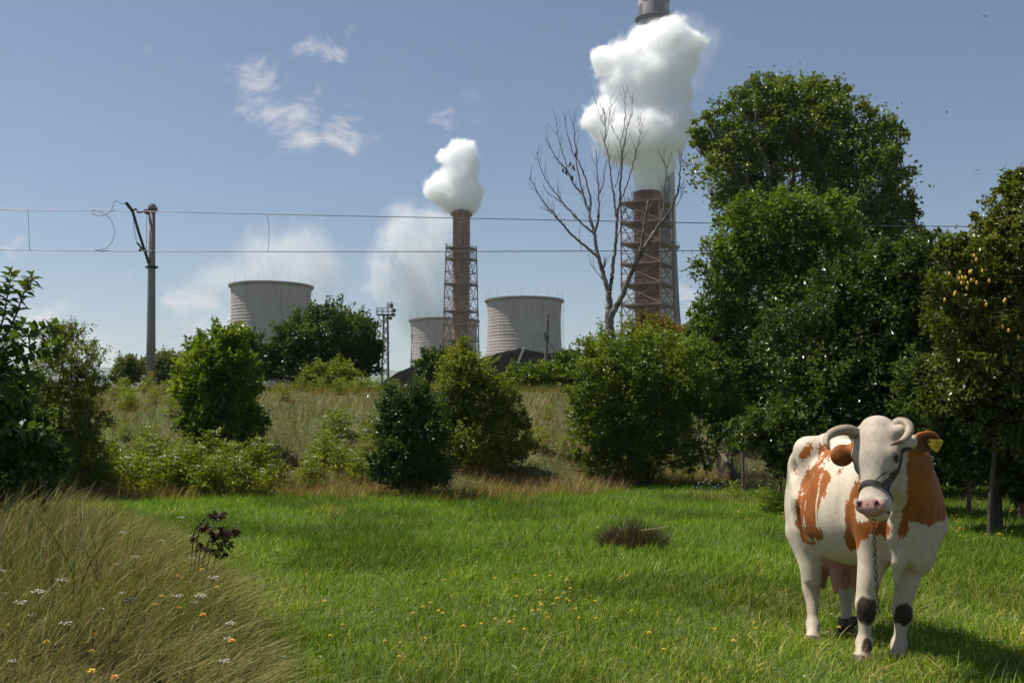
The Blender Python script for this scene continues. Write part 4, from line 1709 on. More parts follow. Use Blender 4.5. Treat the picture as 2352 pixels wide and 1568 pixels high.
def paint_cow(v):
    """coat: white with rust patches; the patch outlines follow the close-up view"""
    W = np.array(COW_O) + v[:, :1] * np.array(FWD) + v[:, 1:2] * np.array(LFT) + v[:, 2:] * np.array((0, 0, 1))
    rel = W - np.array(CAM)
    dep = rel @ np.array(CF)
    X = 1176 + FPX * rel[:, 0] / dep
    Yp = 784 - FPX * (rel @ np.array(CU)) / dep
    cx, cy = (X - 1776.8) / 0.3922, (Yp - 922) / 0.3922
    st = np.stack([v[:, 0] * 26, v[:, 1] * 26, v[:, 2] * 9], -1)
    w1 = fbm(st, 3, 5) - 0.5
    w2 = fbm(st + 31, 3, 8) - 0.5
    w3 = fbm(v * 90, 2, 33) - 0.5
    cxn, cyn = cx + w1 * 46 + w3 * 22, cy + w2 * 70 + w3 * 30
    hq = (v - np.array(POLL_L)) @ HM / HS
    head = (hq[:, 0] > -0.08) & (hq[:, 0] < 0.62) & (np.abs(hq[:, 1]) < 0.15) & (hq[:, 2] > -0.27 + 0.5 * np.maximum(0.12 - hq[:, 0], 0))
    n1 = fbm(v * 9, 3, 2)
    white = np.array((0.56, 0.482, 0.375)) * (0.86 + 0.28 * n1[:, None])
    col = white.copy()
    rust = np.array((0.265, 0.080, 0.013)) * (0.70 + 0.65 * fbm(v * 14, 3, 6)[:, None])
    dark = np.array((0.10, 0.040, 0.020))
    right = (v[:, 1] < 0.02) & ~head
    body = ~head & (dep > 6.08)
    flank = [[(178, 425), (240, 365), (292, 345), (306, 400), (330, 430), (295, 560), (268, 600), (258, 690), (286, 735), (300, 785), (250, 822), (205, 845),
              (160, 805), (130, 720), (118, 620), (140, 540), (158, 470)],
             [(142, 312), (188, 255), (226, 246), (216, 318), (162, 350)], [(250, 258), (330, 238), (345, 330), (300, 345), (282, 370), (255, 350), (268, 300)],
             [(368, 455), (395, 380), (418, 388), (392, 430)], [(128, 395), (142, 385), (140, 420), (130, 425)], [(215, 700), (240, 660), (255, 700), (235, 760)]]
    m = np.zeros(len(v), bool)
    for pl in flank:
        m |= in_poly(cxn, cyn, pl)
    m &= right & (dep > 6.6)
    streak = fbm(np.stack([v[:, 0] * 30, v[:, 1] * 30, v[:, 2] * 7], -1) + 7, 3, 12)
    m &= streak < 0.66
    front = [[(500, 430), (505, 540), (470, 590), (490, 690), (590, 705), (650, 690), (690, 750), (660, 800), (630, 770), (560, 800), (522, 815), (470, 868),
              (436, 925), (416, 830), (408, 720), (424, 600), (448, 520)],
             [(755, 300), (840, 260), (960, 330), (1060, 465), (1080, 585), (1070, 665), (980, 690), (902, 742), (850, 700), (800, 705), (788, 770),
              (742, 800), (738, 700), (770, 600), (780, 450)]]
    f = np.zeros(len(v), bool)
    for pl in front:
        f |= in_poly(cxn, cyn, pl)
    m |= f & body & (v[:, 0] > 0.25)
    # the far side carries patches of the same kind
    far = (v[:, 1] > 0.24) & ~head & (v[:, 2] > 0.62)
    m |= far & (fbm(v * 2.3 + 11, 2, 3) > 0.52)
    col = np.where(m[:, None], rust, col)
    # dewlap edge warmer, legs dusty; shade on legs and chest put into the colour
    dust_shade = np.maximum(sstep(0.80, 0.1, v[:, 2]), 0.55 * sstep(0.45, 0.7, v[:, 0])) * (0.35 + 0.8 * fbm(v * 12, 3, 4)) * ~m
    col = col * (1 - 0.62 * dust_shade[:, None]) + np.array((0.29, 0.215, 0.145)) * 0.62 * dust_shade[:, None]
    # dark knees and hoof smudge
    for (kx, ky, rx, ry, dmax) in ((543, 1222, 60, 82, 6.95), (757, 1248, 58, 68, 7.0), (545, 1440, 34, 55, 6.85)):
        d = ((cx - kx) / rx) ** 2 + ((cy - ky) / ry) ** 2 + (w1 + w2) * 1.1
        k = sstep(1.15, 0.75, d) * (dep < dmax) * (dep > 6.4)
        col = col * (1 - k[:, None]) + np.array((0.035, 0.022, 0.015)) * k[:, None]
    # udder skin; shadow line under the belly put into the coat as dark streaks
    ud = sstep(0.24, 0.20, np.sqrt((v[:, 0] + 0.33) ** 2 + v[:, 1] ** 2)) * sstep(0.60, 0.55, v[:, 2]) * (v[:, 2] > 0.31) * (np.abs(v[:, 1]) < 0.165)
    col = col * (1 - ud[:, None]) + np.array((0.42, 0.20, 0.155)) * ud[:, None]
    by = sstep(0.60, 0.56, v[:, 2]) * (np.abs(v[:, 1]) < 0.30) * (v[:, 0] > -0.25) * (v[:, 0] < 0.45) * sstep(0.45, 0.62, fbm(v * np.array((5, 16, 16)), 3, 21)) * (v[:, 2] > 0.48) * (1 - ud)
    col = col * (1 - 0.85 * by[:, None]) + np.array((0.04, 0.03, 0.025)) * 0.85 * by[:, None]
    # rump smudge
    ru = sstep(1.0, 0.3, ((cx - 82) / 16) ** 2 + ((cy - 470) / 75) ** 2 + w1 * 2.5) * (dep > 7.2)
    col = col * (1 - 0.6 * ru[:, None]) + np.array((0.13, 0.10, 0.09)) * 0.6 * ru[:, None]
    # head: greyer curls on the forehead, pink muzzle, dark nostrils
    a, b, c = hq[:, 0], hq[:, 1], hq[:, 2]
    fur = fbm(hq * np.array((38, 60, 30)), 3, 14)
    hc = np.array((0.46, 0.385, 0.305)) * (0.72 + 0.5 * fur[:, None])
    col = np.where(head[:, None], hc, col)
    bl = head * sstep(0.40, 0.46, a) * 0.5
    col = col * (1 - bl[:, None]) + np.array((0.60, 0.53, 0.455)) * bl[:, None]
    sm = head * sstep(1.0, 0.2, ((a - 0.30) / 0.12) ** 2 + ((b + 0.0) / 0.05) ** 2) * (0.2 + 0.5 * fur)
    col = col * (1 - 0.6 * sm[:, None]) + np.array((0.33, 0.27, 0.22)) * 0.6 * sm[:, None]
    ed = head * sstep(1.0, 0.25, ((a - 0.285) / 0.07) ** 2 + ((b + 0.105) / 0.04) ** 2 + (fur - .5) * 1.5)
    col = col * (1 - 0.65 * ed[:, None]) + np.array((0.12, 0.10, 0.085)) * 0.65 * ed[:, None]
    pad = head * sstep(0.46, 0.485, a + 0.10 * b * b * 10) * sstep(-0.085, -0.060, c) * sstep(0.098, 0.075, np.abs(b))
    col = col * (1 - pad[:, None]) + (np.array((0.42, 0.235, 0.20)) * (0.75 + 0.5 * n1[:, None])) * pad[:, None]
    spots = pad * (vnoise(hq * 85, 3) > 0.93)
    col = np.where((spots > 0.3)[:, None], np.array((0.06, 0.04, 0.035)), col)
    for s in (-1, 1):
        nd = np.sqrt(((a - 0.503) / 1.5) ** 2 + (b - s * 0.050) ** 2 + ((c + 0.005) / 1.6) ** 2)
        k = head * sstep(0.021, 0.014, nd)
        col = col * (1 - k[:, None]) + np.array((0.05, 0.020, 0.018)) * k[:, None]
        rm = head * sstep(0.034, 0.026, np.sqrt((a - 0.216) ** 2 + (b - s * 0.122) ** 2 + ((c + 0.070)) ** 2))
        col = col * (1 - 0.75 * rm[:, None]) + np.array((0.10, 0.065, 0.055)) * 0.75 * rm[:, None]
    mo = head * (np.abs(a - (0.540 - 4.8 * b * b)) < 0.006) * (np.abs(b) < 0.085) * (c < -0.03)
    col = np.where((mo > 0)[:, None], np.array((0.10, 0.05, 0.045)), col)
    # ears
    for k, (base, ax, sid, nrm, ln, wdt) in enumerate(EARS):
        q = v - np.array(base)
        t, u, w = q @ np.array(ax), q @ np.array(sid), q @ np.array(nrm)
        e = (t > ln * (0.30 if k == 0 else 0.12)) & (t < ln * 1.15) & (np.abs(u) < wdt * 1.3) & (np.abs(w) < 0.07)
        inn = e & (np.sqrt(((t - ln * 0.64) / (ln * 0.33)) ** 2 + (u / (wdt * 0.72)) ** 2) < 1.0) & (w > -0.012)
        sh_ = np.clip(fbm(np.stack([t * 14, u * 60, w * 14], -1), 3, 17)[:, None] * 1.5 - 0.25, 0, 1)
        ec = np.where(inn[:, None], dark * (0.7 + 0.8 * n1[:, None]), rust * 1.1) if k == 0 else rust * (1 - 0.55 * sh_)
        col = np.where(e[:, None], ec, col)
    # hooves
    ho = np.zeros(len(v), bool)
    for s in (-1, 1):
        for L in (front_leg(s), hind_leg(s)):
            t = np.array(L['toe'])
            ho |= (np.linalg.norm((v - t)[:, :2], axis=1) < 0.13) & (v[:, 2] < t[2] + 0.022 + 0.02 * (n1 - 0.5))
    col = np.where(ho[:, None], np.array((0.13, 0.10, 0.075)) * (0.6 + 0.7 * n1[:, None]), col)
    tl = (v[:, 0] < -0.80) & (v[:, 2] < 0.62)
    col = np.where(tl[:, None], np.array((0.34, 0.27, 0.20)), col)
    return col


m_coat, nt_, b_ = new_mat('cow_coat')
a_ = nt_.nodes.new('ShaderNodeVertexColor')
a_.layer_name = 'Col'
fn_ = noise(nt_, 170.0, 4.0, 0.6, stretch=(1.0, 1.0, 0.22))
fc_ = noise(nt_, 22.0, 5.0, 0.6)
cc_ = mixc(nt_, 1.0, a_.outputs[0], ramp(nt_, fn_, [(0.30, (0.80, 0.78, 0.75)), (0.68, (1.08, 1.08, 1.08))]), 'MULTIPLY')
nt_.links.new(cc_, b_.inputs['Base Color'])
b_.inputs['Roughness'].default_value = 0.62
b_.inputs['Specular IOR Level'].default_value = 0.25
b_.inputs['Sheen Weight'].default_value = 0.02
b_.inputs['Sheen Roughness'].default_value = 0.4
hsum = math_node(nt_, 'MULTIPLY_ADD', fn_, 0.6, fc_)
bump(nt_, b_, hsum, 0.35, 0.006)
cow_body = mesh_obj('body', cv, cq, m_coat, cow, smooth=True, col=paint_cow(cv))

# horns
m_horn, nt_, b_ = new_mat('horn')
hv_ = noise(nt_, 30.0, 4.0, 0.6)
a_ = nt_.nodes.new('ShaderNodeVertexColor')
a_.layer_name = 'Col'
nt_.links.new(mixc(nt_, 0.5, a_.outputs[0], ramp(nt_, hv_, [(0.3, (0.35, 0.30, 0.24)), (0.7, (0.80, 0.74, 0.62))]), 'MULTIPLY'), b_.inputs['Base Color'])
b_.inputs['Roughness'].default_value = 0.58
bump(nt_, b_, hv_, 0.2, 0.004)


def horn(pts, r0):
    c = catmull(pts, 8)
    m = len(c)
    rad = [r0 * (1 - (i / (m - 1)) ** 1.25) ** 0.62 + 0.003 for i in range(m)]
    rad = [r * (1 + 0.035 * math.sin(i * 2.1) * (1 - i / m)) for i, r in enumerate(rad)]
    V, F, caps = tube_arrays(c, rad, 14)
    t = np.repeat(np.linspace(0, 1, m), 14)[:, None]
    col = np.array((0.27, 0.21, 0.15)) * (1 - t) + np.array((0.42, 0.345, 0.25)) * t
    col = np.where(t > 0.86, np.array((0.16, 0.11, 0.075)), col)
    me = np_mesh('horn', np.array([tuple(v) for v in V]), [np.array(F), np.array(caps)], m_horn, True, col)
    return link('horn', me, cow)


horn([HL(0.055, -0.10, -0.085), LC(440, 168, 6.25), LC(375, 172, 6.24), LC(322, 200, 6.21), LC(308, 240, 6.17), LC(326, 280, 6.13)], 0.036)
horn([HL(0.045, 0.10, -0.085), LC(730, 128, 6.18), LC(778, 132, 6.14), LC(795, 172, 6.09), LC(762, 222, 6.03), LC(684, 254, 5.98)], 0.038)

# eyes
m_eye = mat_simple('eye', (0.012, 0.008, 0.006), (0.02, 0.012, 0.008), 20, 0.06, bumps=0)
for s in (-1, 1):
    bm = bmesh.new()
    bmesh.ops.create_uvsphere(bm, u_segments=16, v_segments=10, radius=0.023)
    me = bpy.data.meshes.new('eye')
    bm.to_mesh(me)
    bm.free()
    me.polygons.foreach_set('use_smooth', [True] * len(me.polygons))
    me.materials.append(m_eye)
    e_ = link('eye', me, cow)
    e_.location = HL(0.216, s * 0.114, -0.076)

# yellow ear tag with a pin; its print is worn to dark strokes
m_tag = mat_simple('tag_yellow', (0.62, 0.42, 0.03), (0.74, 0.52, 0.05), 30, 0.45, bumps=0.05)
m_ink = mat_simple('tag_ink', (0.05, 0.03, 0.02), (0.09, 0.06, 0.03), 30, 0.6, bumps=0)
base, ax, sid, nrm, ln, wdt = EARS[0]
tc0 = LC(905, 232, 6.28)
t_r = (LC(972, 262, 6.30) - tc0)
tw = t_r.length
t_r.normalize()
vw = dirl((CAM - POLL).normalized())
t_n = (vw - t_r * vw.dot(t_r)).normalized()
t_u = t_n.cross(t_r)
out = [(-0.05, 0.10), (0.05, 0.22), (0.40, 0.34), (0.95, 0.50), (1.08, 0.42), (1.05, -0.36), (0.90, -0.46), (0.40, -0.36), (0.05, -0.16), (-0.05, -0.08)]
mb = MB()
V = [tc0 + t_r * (x * tw) + t_u * (y * tw) + t_n * z for z in (0.0, 0.004) for x, y in out]
n = len(out)
mb.add(V, [tuple(range(n))[::-1], tuple(range(n, 2 * n))] + [(i, (i + 1) % n, n + (i + 1) % n, n + i) for i in range(n)])
ear_tag = mb.build('ear_tag', m_tag, cow)
ear_tag['label'] = 'yellow plastic tag pinned in the ear'
mb = MB()
for (xa, ya, xb, yb) in ((0.50, 0.22, 0.72, 0.10), (0.60, 0.26, 0.66, 0.04), (0.74, 0.20, 0.94, 0.24), (0.80, 0.26, 0.84, -0.02), (0.55, -0.02, 0.90, -0.10),
                         (0.62, -0.16, 0.86, -0.20), (0.94, 0.16, 0.92, -0.16)):
    a = tc0 + t_r * (xa * tw) + t_u * (ya * tw) + t_n * 0.0052
    b = tc0 + t_r * (xb * tw) + t_u * (yb * tw) + t_n * 0.0052
    mb.tube([a, b], 0.0014, 4)
mb.build('print', m_ink, ear_tag)
mb = MB()
mb.tube([tc0 + t_r * (0.03 * tw) - t_n * 0.01, tc0 + t_r * (0.03 * tw) + t_n * 0.010], 0.007, 8)
mb.build('pin', m_ink, ear_tag)

# halter: noseband, cheek strap, poll strap, chin strap
m_strap = mat_simple('halter_leather', (0.018, 0.014, 0.013), (0.045, 0.035, 0.032), 40, 0.5, bumps=0.25, dist=0.003)
m_iron = mat_simple('chain_iron', (0.030, 0.022, 0.018), (0.085, 0.062, 0.050), 60, 0.5, metal=0.7, bumps=0.2, dist=0.002)


def strap(name, pts, width, parent, off=0.004, thick=0.005, closed=False, sub=8):
    pts = [Vector(p) for p in pts]
    c = catmull(pts + ([pts[0]] if closed else []), sub)
    q = CF_.project(np.array([tuple(p) for p in c]), off)
    g = CF_.grad(q)
    V, F = [], []
    m = len(q)
    for i in range(m):
        t = Vector(q[min(i + 1, m - 1)] - q[max(i - 1, 0)]).normalized()
        nn = Vector(g[i])
        w = t.cross(nn).normalized()
        p = Vector(q[i])
        for (du, dn) in ((-1, -0.3), (1, -0.3), (1, 1), (-1, 1)):
            V.append(p + w * (du * width / 2) + nn * (dn * thick))
    for i in range(m - 1):
        for k in range(4):
            k2 = (k + 1) % 4
            F.append((i * 4 + k, i * 4 + k2, (i + 1) * 4 + k2, (i + 1) * 4 + k))
    mb = MB()
    mb.add(V, F + [(0, 3, 2, 1), tuple((m - 1) * 4 + k for k in range(4))])
    return mb.build(name, m_strap, parent)


halter = empty('halter', COW_O, COW_YAW - math.pi / 2)
tag(halter, 'dark leather halter buckled round the head of the cow', 'halter')
strap('noseband', [HL(0.40, -0.03, -0.20), HL(0.40, -0.085, -0.12), HL(0.395, -0.075, -0.04), HL(0.375, -0.03, 0.0), HL(0.37, 0.02, 0.0), HL(0.385, 0.075, -0.04), HL(0.395, 0.09, -0.075)],
      0.026, halter)
strap('cheek_strap', [HL(0.385, 0.08, -0.05), HL(0.33, 0.10, -0.08), HL(0.27, 0.12, -0.115), HL(0.20, 0.14, -0.14), HL(0.13, 0.15, -0.17)], 0.056, halter)
strap('cheek_strap', [HL(0.39, -0.085, -0.10), HL(0.32, -0.10, -0.13), HL(0.22, -0.13, -0.15), HL(0.13, -0.14, -0.17)], 0.030, halter)
strap('poll_strap', [HL(0.13, 0.15, -0.17), HL(0.05, 0.12, -0.21), HL(0.02, 0.0, -0.23), HL(0.05, -0.12, -0.21), HL(0.13, -0.14, -0.17)], 0.026, halter)
strap('chin_strap', [HL(0.395, 0.088, -0.07), HL(0.43, 0.09, -0.12), HL(0.44, 0.06, -0.17), HL(0.42, 0.0, -0.21), HL(0.40, -0.05, -0.19), HL(0.39, -0.085, -0.11)], 0.012, halter)
bm = bmesh.new()
me = bpy.data.meshes.new('ring')
V, F = [], []
for i in range(16):
    a = 2 * math.pi * i / 16
    for k in range(6):
        b = 2 * math.pi * k / 6
        V.append(((0.017 + 0.0032 * math.cos(b)) * math.cos(a), (0.017 + 0.0032 * math.cos(b)) * math.sin(a), 0.0032 * math.sin(b)))
        F.append((i * 6 + k, ((i + 1) % 16) * 6 + k, ((i + 1) % 16) * 6 + (k + 1) % 6, i * 6 + (k + 1) % 6))
me.from_pydata(V, [], F)
me.materials.append(m_iron)
rg = link('ring', me, halter)
q_ = CF_.project(np.array([tuple(HL(0.392, 0.085, -0.06))]), 0.010)
rg.location = q_[0]
rg.rotation_euler = Vector(CF_.grad(q_)[0]).to_track_quat('Z', 'Y').to_euler()
strap('loose_tongue', [HL(0.36, 0.045, 0.0), HL(0.33, 0.06, -0.02), HL(0.30, 0.082, -0.045)], 0.008, halter, off=0.008)

# tether chain hanging loose from the chin
chain = empty('tether_chain', COW_O, COW_YAW - math.pi / 2)
tag(chain, 'dark iron tether chain hanging from the chin of the cow', 'chain')
V, F = [], []
for i in range(14):                                    # one oval link along z
    a = 2 * math.pi * i / 14
    cx_, cz_ = 0.0095 * math.cos(a), 0.017 * math.sin(a)
    tx, tz = -0.0095 * math.sin(a), 0.017 * math.cos(a)
    l_ = math.hypot(tx, tz)
    nx_, nz_ = tz / l_, -tx / l_
    for k in range(5):
        b = 2 * math.pi * k / 5
        r_ = 0.0034
        V.append((cx_ + nx_ * r_ * math.cos(b), r_ * math.sin(b), cz_ + nz_ * r_ * math.cos(b)))
        F.append((i * 5 + k, i * 5 + (k + 1) % 5, ((i + 1) % 14) * 5 + (k + 1) % 5, ((i + 1) % 14) * 5 + k))
lk = bpy.data.meshes.new('link')
lk.from_pydata(V, [], F)
lk.polygons.foreach_set('use_smooth', [True] * len(lk.polygons))
lk.materials.append(m_iron)
top = LC(584, 676, 6.04)
pth = [top, top + Vector((0.004, 0.0, -0.12)), top + Vector((0.006, 0.002, -0.30)), top + Vector((0.004, 0.008, -0.44)), top + Vector((0.010, 0.006, -0.56))]
fine = catmull(pth, 40)
acc_l, last, k = 0.0, fine[0], 0
pitch_l = 0.0275
for p in fine[1:]:
    acc_l += (p - last).length
    if acc_l >= pitch_l:
        acc_l = 0
        q = link('link', lk, chain)
        t = (p - last)
        q.location = p
        q.rotation_euler = (Matrix.Rotation(0, 3, 'Z') @ t.to_track_quat('Z', 'Y').to_matrix() @ Matrix.Rotation(math.pi / 2 * (k % 2) + 0.5, 3, 'Z')).to_euler()
        k += 1
    last = p

# leather hobble strap on the hind foot
hob = empty('hobble_strap', COW_O, COW_YAW - math.pi / 2)
tag(hob, 'dark leather hobble strap tied round a hind foot of the cow', 'strap')
fe = hind_leg(1)['fet']
ring_ = [fe + Vector((0.06 * math.cos(a), 0.06 * math.sin(a), 0.01)) for a in np.linspace(0, 2 * math.pi, 13)]
strap('cuff', ring_, 0.045, hob, off=0.004)
mb = MB()
pts = [LC(372, 1338, 7.70), LC(420, 1328, 7.66), LC(455, 1300, 7.62), LC(492, 1276, 7.58)]
wd = [0.02, 0.03, 0.055, 0.03]
V = []
for p, w in zip(pts, wd):
    V += [p + Vector((0.0, 0.0, w)), p - Vector((0.004, 0, w)), p + Vector((0.006, 0.0, 0))]
F = []
for i in range(3):
    for k in range(3):
        F.append((i * 3 + k, i * 3 + (k + 1) % 3, i * 3 + 3 + (k + 1) % 3, i * 3 + 3 + k))
mb.add(V, F + [(0, 2, 1), (9, 10, 11)])
mb.build('flap', m_strap, hob)
# ------------------------------------------------------------------ trees and shrubs
def leaf_arrays(c, d, nrm, ln, wd, fold=0.25):
    """one folded leaf per row: stalk end c, direction d, face normal nrm"""
    s = np.cross(d, nrm)
    s /= np.linalg.norm(s, axis=1, keepdims=True) + 1e-9
    nn = np.cross(s, d)
    l = ln[:, None]
    w = wd[:, None]
    a = c
    b = c + d * l * 0.45 + s * w * 0.5 + nn * w * fold
    t = c + d * l - nn * l * 0.10
    e = c + d * l * 0.45 - s * w * 0.5 + nn * w * fold
    V = np.stack([a, b, t, e], 1).reshape(-1, 3)
    k = (np.arange(len(c)) * 4)[:, None]
    F = np.concatenate([k + np.array([[0, 1, 2]]), k + np.array([[0, 2, 3]])], 1).reshape(-1, 3)
    return V, F


def unit(n, rng):
    v = rng.normal(size=(n, 3))
    return v / np.linalg.norm(v, axis=1, keepdims=True)


def crown_arrays(lobes, n, leaf, rng, clump=0.26, up=0.45, per=1.0, aspect=0.62, shoot=1.0):
    """lobes: (centre, radii). Leaves gather in clumps over each lobe's shell, with gaps between"""
    wts = np.array([(r[0] * r[1] * r[2]) ** (2 / 3) for c, r in lobes])
    cnt = np.maximum(1, (n * wts / wts.sum())).astype(int)
    C, D, NN, ends = [], [], [], []
    for (c, r), m in zip(lobes, cnt):
        c, r = np.array(c), np.array(r)
        nc = int(np.clip(m / 38, 6, 240))
        dr = unit(nc, rng)
        rad = 0.38 + 0.74 * rng.random(nc) ** 0.8
        cc = c + dr * r * rad[:, None]
        cs = (clump * r.mean()) * (0.40 + 1.0 * rng.random(nc) ** 1.4)
        ends.append(cc)
        k = rng.integers(0, nc, m)
        p = cc[k] + rng.normal(size=(m, 3)) * (cs[k] * 0.52)[:, None] * np.array((1, 1, 0.8))
        # a few leaves along twigs that stick out of the outline
        o = rng.random(m) < 0.05
        p[o] = cc[k[o]] + dr[k[o]] * (cs[k[o]] * (0.7 + 1.3 * rng.random(o.sum())))[:, None] + rng.normal(size=(o.sum(), 3)) * leaf * 0.6
        # leafy shoots that reach out of the outline, mostly upwards
        ns = max(3, m // 260)
        o = np.where(rng.random(m) < 0.17)[0]
        sd = unit(ns, rng) * np.array((1, 1, 0.5)) + np.array((0, 0, 0.75))
        sd /= np.linalg.norm(sd, axis=1, keepdims=True)
        sb = c + sd * r * 0.80
        sl = r.mean() * (0.25 + 0.45 * rng.random(ns)) * shoot
        j = rng.integers(0, ns, len(o))
        tt = rng.random(len(o))
        p[o] = sb[j] + (sd[j] + np.array((0.15, 0, 0.25)) * tt[:, None]) * (sl[j] * tt)[:, None] + rng.normal(size=(len(o), 3)) * leaf * (0.75 - 0.4 * tt)[:, None]
        out = (p - c) / r
        out /= np.linalg.norm(out, axis=1, keepdims=True) + 1e-9
        d = out * 0.6 + unit(m, rng) * 0.9 + np.array((0, 0, -0.15))
        d /= np.linalg.norm(d, axis=1, keepdims=True)
        nn = unit(m, rng) * 0.75 + np.array((0, 0, up)) + out * 0.3
        C.append(p)
        D.append(d)
        NN.append(nn)
    C, D, NN = np.concatenate(C), np.concatenate(D), np.concatenate(NN)
    ln = leaf * (0.6 + 0.8 * rng.random(len(C)))
    V, F = leaf_arrays(C, D, NN, ln, ln * aspect)
    return V, F, ends


def limb(mb, a, b, ra, rb, rng, wob=0.10, n=5, sides=6):
    a, b = Vector(a), Vector(b)
    L = (b - a).length
    pts, rad = [], []
    for i in range(n + 1):
        t = i / n
        p = a.lerp(b, t)
        if 0 < i < n:
            p = p + Vector(rng.normal(size=3)) * (wob * L / n)
        p.z += math.sin(t * math.pi) * -0.05 * L
        pts.append(p)
        rad.append(ra + (rb - ra) * t)
    mb.tube(pts, rad, sides, cap=False)


m_bark = mat_simple('bark', (0.030, 0.024, 0.019), (0.085, 0.068, 0.052), 6, 0.9, stretch=(2, 2, 0.5), bumps=0.6)
m_bark_pale = mat_simple('bark_pale', (0.16, 0.14, 0.115), (0.30, 0.265, 0.22), 5, 0.85, stretch=(2, 2, 0.5), bumps=0.5)


def tree(name, cat, label, base, lobes_px, Y, n, leaf, mat, seed, trunk_r=0.12, stems=1, clump=0.26, group=None, bark=None, deep=1.0, up=0.45, aspect=0.62, lift=None, twigs=3, shoot=1.0):
    rng = np.random.default_rng(seed)
    s = PXM(Y)
    lobes = []
    for q in lobes_px:
        x, y, rx, ry = q[:4]
        yy = Y + (q[4] if len(q) > 4 else rng.uniform(-0.35, 0.35) * rx / s)
        c = P(x, y, yy)
        lobes.append((tuple(c), (rx / s * 0.92, rx / s * 0.92 * deep, ry / s * 0.92)))
    bx = P(base, 900, Y).x
    bz = float(gz(bx, Y)) - 0.05
    root = empty(name, (bx, Y, bz))
    tag(root, label, cat, group)
    o = np.array((bx, Y, bz))
    V, F, ends = crown_arrays(lobes, n, leaf, rng, clump, up, aspect=aspect, shoot=shoot)
    cr = mesh_obj('crown', V - o, F, mat, root)
    cr['kind'] = 'stuff'
    # trunk and limbs
    cen = np.mean([c for c, r in lobes], 0)
    low = min(c[2] - r[2] for c, r in lobes)
    bar = bark or m_bark
    mb = MB()
    fork = Vector((bx + (cen[0] - bx) * 0.35, Y + (cen[1] - Y) * 0.3, bz + max(0.35, (low - bz) * 0.8) if lift is None else bz + lift))
    lm = MB()
    if stems == 1:
        mb.tube([(0, 0, 0), Vector((0.03, 0, (fork.z - bz) * 0.5)), Vector(fork) - Vector(o)], [trunk_r * 1.35, trunk_r, trunk_r * 0.85], 9, cap=False)
        start = [Vector(fork) - Vector(o)]
    else:
        start = []
        for k in range(stems):
            a = 2 * math.pi * k / stems + seed
            p0 = Vector((0.18 * math.cos(a), 0.12 * math.sin(a), 0))
            p1 = p0 * 2.5 + Vector((0, 0, (fork.z - bz) * 0.9 + 0.25))
            mb.tube([p0, (p0 + p1) / 2 + Vector((0.03, 0, 0)), p1], [trunk_r, trunk_r * 0.85, trunk_r * 0.7], 6, cap=False)
            start.append(p1)
    for i, ((c, r), e) in enumerate(zip(lobes, ends)):
        c_ = Vector(c) - Vector(o)
        st = min(start, key=lambda q: (q - c_).length)
        rr = trunk_r * 0.55
        limb(lm, st, c_, rr, rr * 0.45, rng)
        for q in e[:: max(1, len(e) // (twigs * 3))]:
            limb(lm, c_ * 0.85 + st * 0.15, Vector(q) - Vector(o), rr * 0.40, rr * 0.08, rng, 0.14, 4, 4)
    mb.build('trunk', bar, root, smooth=True)
    lm.build('branches', bar, root, smooth=True)['kind'] = 'stuff'
    return root


ML = dict(
    poplar=mat_leaf('leaf_poplar', (0.061, 0.091, 0.011), (0.136, 0.183, 0.020), (0.255, 0.285, 0.042), 0.35, 0.36, 0.42, 0.6),
    locust=mat_leaf('leaf_locust', (0.052, 0.085, 0.010), (0.111, 0.159, 0.016), (0.198, 0.248, 0.027), 0.5, 0.51, 0.42),
    plum=mat_leaf('leaf_plum', (0.034, 0.058, 0.009), (0.071, 0.105, 0.015), (0.131, 0.159, 0.027), 0.7, 0.34, 0.40, 0.6),
    pear=mat_leaf('leaf_pear', (0.053, 0.072, 0.007), (0.116, 0.137, 0.014), (0.209, 0.208, 0.027), 0.8, 0.34, 0.44, 0.6),
    bush=mat_leaf('leaf_bush', (0.066, 0.101, 0.012), (0.146, 0.197, 0.018), (0.278, 0.312, 0.030), 0.9, 0.40, 0.48, 0.5),
    dark=mat_leaf('leaf_dark', (0.035, 0.063, 0.013), (0.074, 0.116, 0.020), (0.136, 0.173, 0.032), 0.7, 0.36, 0.40, 0.55),
    light=mat_leaf('leaf_light', (0.083, 0.114, 0.012), (0.183, 0.219, 0.020), (0.340, 0.336, 0.037), 0.9, 0.48, 0.44),
    walnut=mat_leaf('leaf_walnut', (0.063, 0.106, 0.010), (0.142, 0.204, 0.017), (0.306, 0.336, 0.032), 0.9, 0.34, 0.50, 0.5),
    willow=mat_leaf('leaf_willow', (0.074, 0.099, 0.013), (0.155, 0.178, 0.022), (0.274, 0.268, 0.041), 1.1, 0.45, 0.48),
    grey=mat_leaf('leaf_grey', (0.076, 0.102, 0.030), (0.146, 0.173, 0.048), (0.249, 0.258, 0.073), 0.8, 0.51, 0.36),
    russet=mat_leaf('leaf_russet', (0.093, 0.078, 0.014), (0.199, 0.150, 0.024), (0.326, 0.206, 0.040), 1.1, 0.42, 0.46),
)

